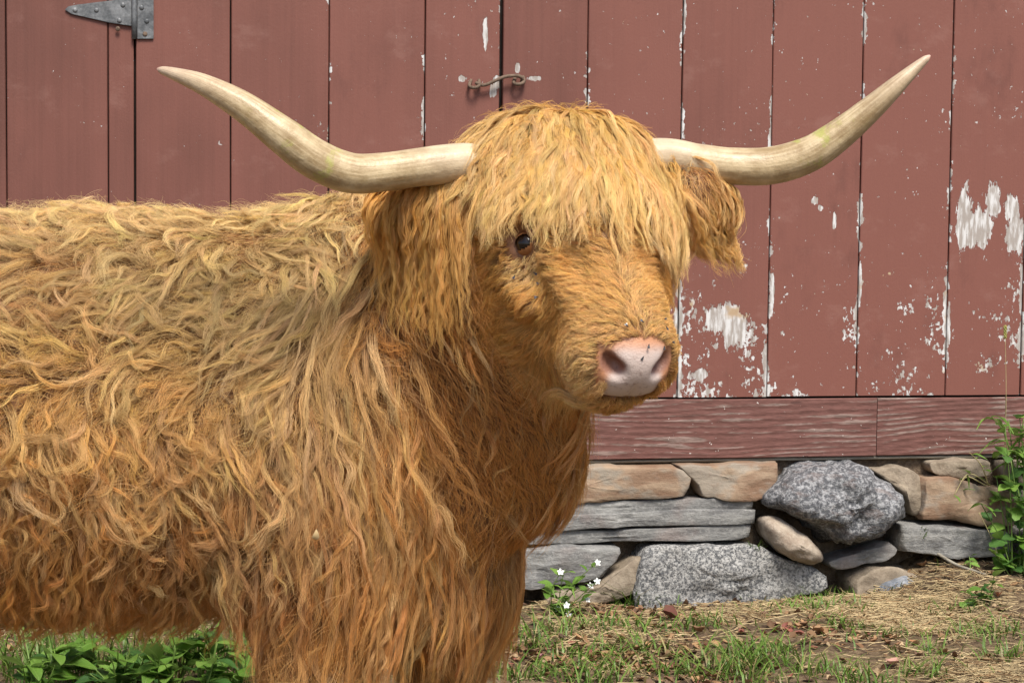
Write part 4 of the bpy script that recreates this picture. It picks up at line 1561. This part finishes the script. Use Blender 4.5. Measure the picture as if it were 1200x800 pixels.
def greens(n, dry=0.12):
    a = np.array((0.07, 0.15, 0.018)); b = np.array((0.19, 0.30, 0.055)); c = np.array((0.36, 0.30, 0.13))
    u = rg.random((n, 1))
    col = a * (1 - u) + b * u
    return np.where(rg.random((n, 1)) < dry, c * rg.uniform(.7, 1.1, (n, 1)), col)


M_GRASS = attr_mat('grass_blades', 0.45, 0.3, 0.4)
M_STRAW = attr_mat('dry_straw', 0.7, 0.1, 0.3)
spots = [(890, 782, .07, 150, .075), (905, 765, .05, 70, .06), (760, 740, .08, 90, .055), (680, 770, .06, 90, .055), (735, 765, .06, 90, .06), (650, 790, .05, 60, .05),
         (600, 795, .05, 70, .07), (950, 715, .09, 190, .045), (985, 735, .06, 90, .04), (930, 700, .06, 80, .05), (830, 735, .05, 60, .06), (760, 712, .04, 50, .06),
         (740, 690, .015, 14, .14), (735, 700, .03, 30, .08), (1085, 790, .04, 60, .06), (1010, 800, .05, 70, .06), (880, 800, .08, 120, .07), (700, 800, .06, 80, .06),
         (1090, 765, .04, 40, .05), (1150, 745, .08, 120, .05), (1185, 770, .06, 60, .05), (620, 760, .05, 60, .07), (810, 790, .06, 60, .05), (1040, 745, .05, 40, .04),
         (690, 735, .05, 60, .06), (720, 785, .05, 70, .05), (960, 785, .06, 60, .05), (860, 700, .03, 30, .06), (640, 745, .05, 60, .08), (975, 690, .05, 50, .04),
         (150, 790, .2, 330, .2), (60, 790, .1, 120, .16), (235, 785, .06, 110, .17), (845, 775, .09, 110, .06), (1120, 720, .06, 60, .05)]
gp, gh = tuft_points(spots)
n_sc = 2600                                            # thin scatter, also where only another viewpoint would look
sc_p = np.stack([rg.uniform(-1.3, 3.6, n_sc), rg.uniform(2.2, 5.78, n_sc), np.zeros(n_sc)], -1)
keep = np.sin(sc_p[:, 0] * 3.1 + 1) + np.sin(sc_p[:, 1] * 4.3) + rg.normal(0, .6, n_sc) > .2
sc_p = sc_p[keep]
sc_p[:, 2] = ground_z(sc_p[:, 0], sc_p[:, 1]) - .004
gp = np.vstack([gp, sc_p]); gh = np.concatenate([gh, rg.uniform(.02, .06, len(sc_p))])
N = len(gp)
V, Fq, bi = strips(gp, rg.uniform(0, 6.28, N), gh, gh * rg.uniform(.3, 1.6, N), rg.uniform(.003, .0065, N), 3, .3)
tag(fast_mesh('grass', V, Fq, M_GRASS, None, True, greens(N)[bi]), 'short green grass tufts in the trampled dirt', None, None, 'stuff')


def grass_tuft(px, py, y, n, h, label, hang=0.0):
    c = P(px, py, y)
    root = np.tile(c, (n, 1)) + rg.normal(0, .008, (n, 3))
    hh = h * rg.uniform(.4, 1.1, n)
    V, Fq, bi = strips(root, rg.uniform(3.4, 6.0, n), hh * (1 - hang), hh * rg.uniform(.3, .8, n), rg.uniform(.003, .005, n), 4, .3 + hang)
    o = fast_mesh('grass_tuft', V, Fq, M_GRASS, None, True, greens(n, .05)[bi])
    tag(o, label, 'grass')
    return o


grass_tuft(884, 652, YW - .1, 26, .085, 'grass tuft growing from the joint beside the tan cobble')
grass_tuft(1083, 628, YW - .1, 14, .04, 'tiny green tuft on the jutting grey slab at the right')

# straw: thin three sided stalks lying every way
nS = 12000
sp_ = np.stack([rg.uniform(-1.3, 3.5, nS), 5.8 - 3.4 * rg.random(nS) ** 1.6, np.zeros(nS)], -1)
heap = rg.random(nS) < .4
hc = [gpt(1050, 720), gpt(1090, 735), gpt(1000, 710), gpt(1110, 700), gpt(1150, 790), gpt(870, 720), gpt(700, 745)]
pick = rg.choice(len(hc), nS, p=[.24, .2, .14, .14, .12, .08, .08])
hq = np.array(hc)[pick] + rg.normal(0, 1, (nS, 3)) * np.array((.13, .1, 0))
sp_ = np.where(heap[:, None], hq, sp_)
sp_[:, 1] = np.minimum(sp_[:, 1], 5.79)
Ls = rg.uniform(.02, .075, nS) * np.where(rg.random(nS) < .06, 2.2, 1)
az = rg.uniform(0, 6.28, nS)
dirv = np.stack([np.cos(az), np.sin(az), rg.normal(0, .13, nS)], -1)
sp_[:, 2] = ground_z(sp_[:, 0], sp_[:, 1]) + .003 + .006 * rg.random(nS) * (1 + heap)
side = np.stack([-np.sin(az), np.cos(az), np.zeros(nS)], -1)
wd = rg.uniform(.0006, .0014, nS)[:, None]
upv = np.array((0, 0, 1.0))
bend = side * (rg.normal(0, .08, nS) * Ls)[:, None]
rows = []
for t, bw in ((-.5, 0), (0, 1), (.5, 0)):
    c = sp_ + dirv * (Ls * t)[:, None] + bend * bw
    rows += [c - side * wd, c + side * wd, c + upv * wd * 1.6]
V = np.stack(rows, 1).reshape(-1, 3)
b = (np.arange(nS) * 9)[:, None, None]
fq = np.array([(r + a, r + (a + 1) % 3, r + 3 + (a + 1) % 3, r + 3 + a) for r in (0, 3) for a in range(3)])[None]
cs = np.array((0.56, 0.43, 0.235)) * rg.uniform(.5, 1.15, (nS, 1)) * np.where(rg.random((nS, 1)) < .25, np.array((.55, .45, .4)), 1.0)
tag(fast_mesh('straw', V, (b + fq).reshape(-1, 4), M_STRAW, None, False, np.repeat(cs, 9, 0)), 'dry yellow straw scattered and heaped on the dirt', None, None, 'stuff')


def leaf_grid(n, size, curl, rng):
    """curled dry leaves, 2 x 4 patches each"""
    u = np.array([(-1, 0), (0, 0), (1, 0), (-1, .33), (0, .33), (1, .33), (-1, .66), (0, .66), (1, .66), (-.25, 1), (0, 1.05), (.25, 1)], float)
    wid = np.array((.18, .1, .18, .36, 0, .36, .3, 0, .3, .1, 0, .1))
    L = np.zeros((n, 12, 3))
    L[:, :, 0] = np.sign(u[:, 0]) * np.where(u[:, 0] == 0, 0, wid)
    L[:, :, 1] = u[:, 1] - .5
    L[:, :, 2] = np.abs(L[:, :, 0]) * rng.normal(.35, .5, (n, 1)) + (u[:, 1] - .5) ** 2 * rng.normal(.4, .7, (n, 1))
    L += rng.normal(0, .05, L.shape)
    L *= size[:, None, None]
    a = rng.uniform(0, 6.28, n); tl = rng.normal(0, curl, n)
    ca, sa = np.cos(a)[:, None], np.sin(a)[:, None]
    ct, st = np.cos(tl)[:, None], np.sin(tl)[:, None]
    x, y, z = L[..., 0], L[..., 1] * ct - L[..., 2] * st, L[..., 1] * st + L[..., 2] * ct
    out = np.stack([x * ca - y * sa, x * sa + y * ca, z], -1)
    fq = np.array([(r * 3 + c, r * 3 + c + 1, r * 3 + c + 4, r * 3 + c + 3) for r in range(3) for c in range(2)])
    return out, fq


nL = 2200
lp = np.stack([rg.uniform(-1.3, 3.5, nL), 5.78 - 3.2 * rg.random(nL) ** 1.7, np.zeros(nL)], -1)
hl = [gpt(700, 770), gpt(800, 770), gpt(830, 790), gpt(650, 775), gpt(960, 745), gpt(740, 720)]
hq = np.array(hl)[rg.integers(0, 6, nL)] + rg.normal(0, 1, (nL, 3)) * np.array((.13, .11, 0))
lp = np.where((rg.random(nL) < .4)[:, None], hq, lp)
lp[:, 1] = np.minimum(lp[:, 1], 5.78)
lp[:, 2] = ground_z(lp[:, 0], lp[:, 1]) + .006
LV, fq = leaf_grid(nL, rg.uniform(.012, .034, nL), .35, rg)
LV += lp[:, None, :]
lc = np.array([(.22, .12, .06), (.34, .2, .1), (.13, .075, .045), (.42, .3, .17), (.24, .085, .06)])[rg.choice(5, nL, p=[.3, .3, .2, .15, .05])] * rg.uniform(.6, 1.15, (nL, 1))
tag(fast_mesh('dead_leaves', LV.reshape(-1, 3), (np.arange(nL)[:, None, None] * 12 + fq[None]).reshape(-1, 4), M_STRAW, None, True, np.repeat(lc, 12, 0)),
    'small crumpled brown leaves littering the dirt', None, None, 'stuff')
for (px, py, sz, c, lab) in ((1046, 783, .055, (.46, .26, .2), 'large pale pink dead leaf lying flat on the straw'),
                             (785, 728, .06, (.13, .05, .035), 'dark red brown leaf lying in front of the granite block'),
                             (1072, 755, .032, (.45, .22, .1), 'curled orange leaf on the straw above the pale pink leaf'),
                             (1170, 705, .03, (.42, .17, .1), 'small orange leaf under the green weeds at the right edge'),
                             (630, 772, .03, (.42, .2, .22), 'pinkish purple leaf on the dirt beside the cow\'s chest')):
    v, fq = leaf_grid(1, np.array([sz]), .2, rg)
    tag(fast_mesh('dead_leaf', v[0] + gpt(px, py) + np.array((0, 0, .012)), fq, M_STRAW, None, True, np.tile(np.array(c), (12, 1))), lab, 'leaf')

# twig under the jutting slab
pts = catmull([P(1098, 648, YW - .1), P(1120, 661, YW - .15), P(1140, 668, YW - .2), P(1156, 673, YW - .24)], 14)
bm = bmesh.new(); tube(bm, pts, list(np.linspace(.006, .0035, 14)), 7)
tag(bm_obj('twig', bm, M_GREYWOOD, None, True), 'bare brown twig poking out below the jutting grey slab', 'twig')


# ---- leafy plants
def leaf_mesh(name, w, fold=.25, droop=.35, lobes=0, mat=None):
    """one leaf, unit length along +Y, midrib on x = 0"""
    rows = 7
    V, Fs = [], []
    for r in range(rows + 1):
        t = r / rows
        ww = w * math.sin(math.pi * min(1, t * .96 + .03)) ** .8 * (1 - .25 * t) + .004
        if lobes: ww *= 1 + .22 * math.sin(t * lobes * 6.28)
        z = -droop * t * t
        for s in (-1, -.5, 0, .5, 1):
            V.append((s * ww, t, z + fold * abs(s) * ww + .02 * math.sin(9 * t + 3 * s)))
    for r in range(rows):
        for c in range(4):
            a = r * 5 + c
            Fs.append((a, a + 1, a + 6, a + 5))
    me = bpy.data.meshes.new(name)
    me.from_pydata(V, [], Fs); me.update()
    me.polygons.foreach_set('use_smooth', [True] * len(me.polygons))
    me.materials.append(mat)
    return me


M_LEAFD = leaf_mat('dark_weed_leaf', (0.035, 0.10, 0.02), (0.075, 0.17, 0.035), (0.16, 0.28, 0.07))
M_LEAFL = leaf_mat('bright_weed_leaf', (0.09, 0.2, 0.022), (0.2, 0.35, 0.06), (0.3, 0.42, 0.12))
M_STEM = simple('green_stem', (0.09, 0.16, 0.03), (0.17, 0.25, 0.06), 30, 0.5, 0.0005)
M_TANSTEM = simple('dry_tan_stem', (0.3, 0.24, 0.11), (0.46, 0.4, 0.2), 30, 0.6, 0.0005)
M_PETAL = simple('white_petal', (0.78, 0.78, 0.74), (0.86, 0.86, 0.83), 50, 0.5, 0.0003)
M_SEED = simple('yellow_green_seedhead', (0.2, 0.2, 0.05), (0.36, 0.34, 0.1), 80, 0.7, 0.001)
ME_BROAD = leaf_mesh('broad_leaf', .30, .3, .35, 0, M_LEAFL)
ME_BROADD = leaf_mesh('broad_leaf', .30, .3, .35, 0, M_LEAFD)
ME_OVAL = leaf_mesh('oval_leaf', .34, .2, .25, 0, M_LEAFL)
ME_LOBED = leaf_mesh('lobed_leaf', .42, .15, .2, 2.5, M_LEAFD)
ME_LOBEDL = leaf_mesh('lobed_leaf', .40, .15, .2, 2.5, M_LEAFL)
ME_BLADE = leaf_mesh('blade_leaf', .075, .5, .7, 0, M_LEAFL)


def add_leaf(plant, me, pos, az, pitch, size, roll=0.0):
    o = bpy.data.objects.new('leaf', me)
    COL.objects.link(o)
    o.parent = plant
    o.matrix_basis = (Matrix.Translation(Vector(pos) - Vector(plant.location)) @ Matrix.Rotation(az, 4, 'Z') @ Matrix.Rotation(pitch, 4, 'X')
                      @ Matrix.Rotation(roll, 4, 'Y') @ Matrix.Diagonal((size, size, size, 1)))
    return o


def add_stem(plant, pts, r0, r1, mat=None, name='stem'):
    pts = catmull(pts, 12)
    bm = bmesh.new(); tube(bm, pts, list(np.linspace(r0, r1, 12)), 6)
    bm_obj(name, bm, mat or M_STEM, plant, True)
    return pts


# broad leaved weeds that stand in the grass behind the cow's legs
rp = random.Random(5)
ORD = ['first', 'second', 'third', 'fourth', 'fifth', 'sixth', 'seventh', 'eighth', 'ninth', 'last']
for i, (px, py) in enumerate(sorted(((60, 790), (100, 780), (150, 790), (205, 780), (250, 785), (40, 800), (130, 803), (185, 805), (230, 806), (275, 800)))):
    c = gpt(px, py + 26)
    pl = empty('broadleaf_weed', tuple(c))
    tag(pl, ORD[i] + ' broad leaved green weed from the left under the cow\'s belly', 'weed', 'leafy weeds under the cow\'s belly')
    for k in range(5):
        a = rp.uniform(0, 6.28); hgt = rp.uniform(.08, .2)
        tip = c + np.array((math.cos(a) * .05, math.sin(a) * .05, hgt))
        pts = add_stem(pl, [c + np.array((0, 0, -.01)), (c + tip) / 2 + np.array((.01, 0, .01)), tip], .0024, .0014)
        for j in range(4):
            q = pts[4 + j if j < 7 else 11]
            big = rp.random() < .5
            add_leaf(pl, (ME_BROADD if rp.random() < .35 else ME_BROAD) if big else ME_OVAL, q, rp.uniform(0, 6.28), rp.uniform(.0, .9), rp.uniform(.06, .105) if big else rp.uniform(.03, .06), rp.uniform(-.5, .5))

# white flowered weed at the foot of the wall
c = gpt(655, 722); c[1] = min(c[1], 5.62)
c[2] = float(ground_z(c[0], c[1]))
pl = empty('flowering_weed', tuple(c))
tag(pl, 'small white flowered weed at the wall\'s foot beside the cow\'s chest', 'weed')
flowers = [(657, 670), (700, 659), (700, 681), (688, 702), (654, 713), (655, 721), (666, 720), (692, 686), (664, 709)]
for k in range(12):
    if k < len(flowers):
        tip = P(flowers[k][0], flowers[k][1], c[1] - rp.uniform(-.03, .08))
    else:
        tip = c + np.array((rp.uniform(-.1, .08), rp.uniform(-.06, .04), rp.uniform(.06, .16)))
    base = c + np.array((rp.uniform(-.03, .03), rp.uniform(-.02, .02), -.01))
    pts = add_stem(pl, [base, base * .5 + tip * .5 + np.array((rp.uniform(-.02, .02), 0, .015)), tip], .0018, .001)
    for j in range(7):
        add_leaf(pl, ME_OVAL if rp.random() < .6 else ME_BLADE, pts[rp.randint(2, 10)], rp.uniform(0, 6.28), rp.uniform(-.1, .9), rp.uniform(.025, .05), rp.uniform(-.5, .5))
    if k < len(flowers):
        bm = bmesh.new()
        nrm = Vector((rp.uniform(-.4, .4), -.8, .5)).normalized()
        uu = nrm.orthogonal().normalized(); vv = nrm.cross(uu)
        for q in range(5):
            a = q * 1.2566 + rp.random() * .2
            d = uu * math.cos(a) + vv * math.sin(a); s_ = nrm.cross(d)
            cc = Vector(tip)
            vs = [bm.verts.new(cc + d * .001), bm.verts.new(cc + d * .007 + s_ * .004 + nrm * .002), bm.verts.new(cc + d * .012 + nrm * .004), bm.verts.new(cc + d * .007 - s_ * .004 + nrm * .002)]
            bm.faces.new(vs)
        r = bmesh.ops.create_uvsphere(bm, u_segments=8, v_segments=5, radius=.0035)
        bmesh.ops.translate(bm, vec=tuple(Vector(tip) - nrm * .002), verts=r['verts'])
        bm_obj('flower', bm, M_PETAL, pl, True)

# tall weeds growing up the wall at the right edge
def tall_weed(base_px, tips, label, me_list, nleaf, size, stem_mat=None, y0=YW - .16, rr=(.003, .0014), name='tall_weed'):
    c = P(base_px[0], base_px[1], y0)
    pl = empty(name, tuple(c))
    tag(pl, label, 'weed')
    for (mx, my, tx, ty) in tips:
        y1 = y0 - rp.uniform(-.06, .08)
        pts = add_stem(pl, [c + np.array((rp.uniform(-.02, .02), 0, -.01)), P(mx, my, (y0 + y1) / 2), P(tx, ty, y1)], rr[0], rr[1], stem_mat)
        for j in range(nleaf):
            q = pts[rp.randint(2, 11)]
            me = rp.choice(me_list)
            sz = rp.uniform(*size) * (1.7 if me is ME_BLADE else 1)
            add_leaf(pl, me, q, rp.uniform(0, 6.28), rp.uniform(-.5, .9), sz, rp.uniform(-.6, .6))
    return pl


tall_weed((1192, 745), [(1180, 640, 1168, 560), (1195, 620, 1185, 540), (1180, 650, 1150, 590), (1200, 640, 1200, 575), (1205, 660, 1215, 600), (1185, 600, 1178, 500), (1190, 690, 1160, 640), (1210, 600, 1205, 520), (1200, 690, 1225, 650), (1190, 700, 1170, 670), (1195, 600, 1190, 560), (1180, 600, 1172, 585), (1200, 560, 1195, 490)],
          'bushy green weed with lobed leaves against the wall at the right edge', [ME_LOBED, ME_OVAL, ME_LOBEDL], 15, (.03, .068))
tall_weed((1186, 560), [(1178, 510, 1162, 488), (1185, 520, 1182, 492), (1195, 515, 1200, 490), (1190, 530, 1172, 530), (1195, 540, 1205, 510)],
          'grassy weed with long bright blades in front of the red sill board', [ME_BLADE, ME_BLADE, ME_OVAL], 9, (.04, .07), None, YW - .1, name='blade_weed')
tall_weed((1160, 565), [(1135, 555, 1118, 580), (1130, 560, 1124, 605), (1150, 545, 1136, 530)],
          'trailing pale stemmed weed hanging over the square cut orange stone', [ME_BLADE, ME_OVAL], 4, (.02, .035), M_TANSTEM, YW - .1, (.0022, .0012), name='trailing_weed')
tall_weed((1150, 745), [(1140, 720, 1125, 705), (1150, 715, 1150, 690), (1160, 720, 1175, 700), (1135, 735, 1110, 735), (1165, 735, 1185, 730), (1150, 725, 1135, 690), (1155, 720, 1165, 675), (1170, 750, 1195, 720), (1175, 760, 1190, 755), (1160, 750, 1140, 755), (1180, 735, 1190, 695)],
          'low green creeping weed on the dirt below the jutting grey slab', [ME_LOBED, ME_OVAL, ME_LOBEDL], 16, (.03, .06), None, YW - .42, name='creeping_weed')
tall_weed((1137, 668), [(1137, 660, 1136, 652)], 'lone green seedling beside the bare brown twig', [ME_OVAL], 5, (.022, .034), None, YW - .2, name='seedling')
# the thin stalk with a seed head that stands before the boards
c = P(1176, 560, YW - .09)
pl = empty('seed_stalk', tuple(c))
tag(pl, 'thin dry grass stalk with a small seed head in front of the red boards', 'grass stalk')
pts = add_stem(pl, [c, P(1179, 470, YW - .08), P(1178, 392, YW - .07)], .0012, .0008, M_TANSTEM)
bm = bmesh.new()
for k in range(26):
    t = k / 25
    r = bmesh.ops.create_icosphere(bm, subdivisions=1, radius=.0032)
    q = P(1178 + 1.3 * math.sin(k * 2.4), 396 - 14 * t, YW - .07) + np.array((0, .002 * math.cos(k * 2.4), 0))
    bmesh.ops.scale(bm, vec=(.8, .8, 1.5), verts=r['verts']); bmesh.ops.translate(bm, vec=tuple(q), verts=r['verts'])
bm_obj('seed_head', bm, M_SEED, pl, True)
# long dry stem leaning across the slabs
pts = catmull([P(1147, 600, YW - .12), P(1162, 630, YW - .14), P(1178, 672, YW - .18)], 10)
bm = bmesh.new(); tube(bm, pts, .0016, 6)
tag(bm_obj('dry_stem', bm, M_TANSTEM, None, True), 'long pale dry stem leaning across the jutting grey slab', 'stem')


# ---- things on the cow: a scrap of leaf in the coat, flies on the face
def cow_hit(px, py, off):
    d = CM0 @ np.array(((px - 600) / F_PX, -(py - 400) / F_PX, -1.0)); d /= np.linalg.norm(d)
    o = np.array((0, 0, CAM_H)); t = 2.4
    for _ in range(300):
        q = o + d * t
        if sample(SD, q[None])[0] < off: break
        t += .004
    return q, normal(q[None])[0]


q, nn_ = cow_hit(370, 627, .040)
v, fq = leaf_grid(1, np.array([.017]), .2, rg)
vv = v[0][:, [0, 2, 1]] * np.array((1, -1, 1)) + q
tag(fast_mesh('leaf_scrap', turn(vv), fq, M_STRAW, None, True, np.tile(np.array((.55, .4, .2)), (12, 1))), 'pale dry leaf scrap caught in the hair of the cow\'s shoulder', 'leaf')
m = NT('dark_fly'); m.principled((0.012, 0.012, 0.014), 0.35, spec=0.5); M_FLY = m.mat
m = NT('fly_wing'); m.principled((0.10, 0.10, 0.11), 0.3, spec=0.5); M_WING = m.mat
for (px, py, off, lab) in ((735, 382, .012, 'small dark fly on the hair above the near nostril, leftmost on the nose bridge'),
                           (753, 377, .012, 'small dark fly on the hair at the middle of the nose bridge'),
                           (779, 374, .012, 'upper fly of the pair at the right end of the nose bridge'),
                           (781, 384, .012, 'lower fly of the pair at the right end of the nose bridge'),
                           (760, 405, .004, 'small dark fly on the top edge of the pink nose pad'),
                           (753, 419, .002, 'small dark fly on the pink nose pad between the nostrils'),
                           (778, 407, .004, 'small dark fly on the rim of the far nostril'),
                           (788, 401, .010, 'small dark fly in the hair outside the far nostril, rightmost of all'),
                           (627, 320, .008, 'topmost of three flies in the streak below the near eye'),
                           (632, 332, .008, 'middle of three flies in the streak below the near eye'),
                           (629, 348, .008, 'lowest of three flies in the streak below the near eye'),
                           (603, 324, .008, 'small dark fly directly under the near eye, left of the streak')):
    q, nn_ = cow_hit(px, py, off)
    q = turn(q); nn_ = turn(nn_)
    a = rp.uniform(0, 6.28)
    n_v = Vector(nn_); u = n_v.orthogonal().normalized(); w = n_v.cross(u)
    f = u * math.cos(a) + w * math.sin(a); s = n_v.cross(f)
    M4 = Matrix((f, s, n_v)).transposed().to_4x4(); M4.translation = Vector(q)
    fl_ = empty('fly', tuple(q))
    tag(fl_, lab, 'fly', 'flies on the cow\'s face')
    bm = bmesh.new()
    for (x, r, ln) in ((0, .0016, 1.2), (.0024, .0012, .9), (-.003, .0017, 1.7)):
        e = bmesh.ops.create_uvsphere(bm, u_segments=8, v_segments=6, radius=r)
        bmesh.ops.scale(bm, vec=(ln, 1, .9), verts=e['verts']); bmesh.ops.translate(bm, vec=(x, 0, .0012), verts=e['verts'])
    bmesh.ops.scale(bm, vec=(.75, .75, .75), verts=bm.verts); bmesh.ops.transform(bm, matrix=M4, verts=bm.verts)
    bm_obj('body', bm, M_FLY, fl_, True)
    for sg in (-1, 1):
        bm = bmesh.new()
        pts_ = [(0, .0005 * sg, .002), (-.002, .0026 * sg, .0024), (-.0055, .003 * sg, .0022), (-.006, .0014 * sg, .0022), (-.003, .0004 * sg, .0025)]
        bm.faces.new([bm.verts.new(M4 @ (Vector(t) * .75)) for t in pts_])
        bm_obj('wing', bm, M_WING, fl_)
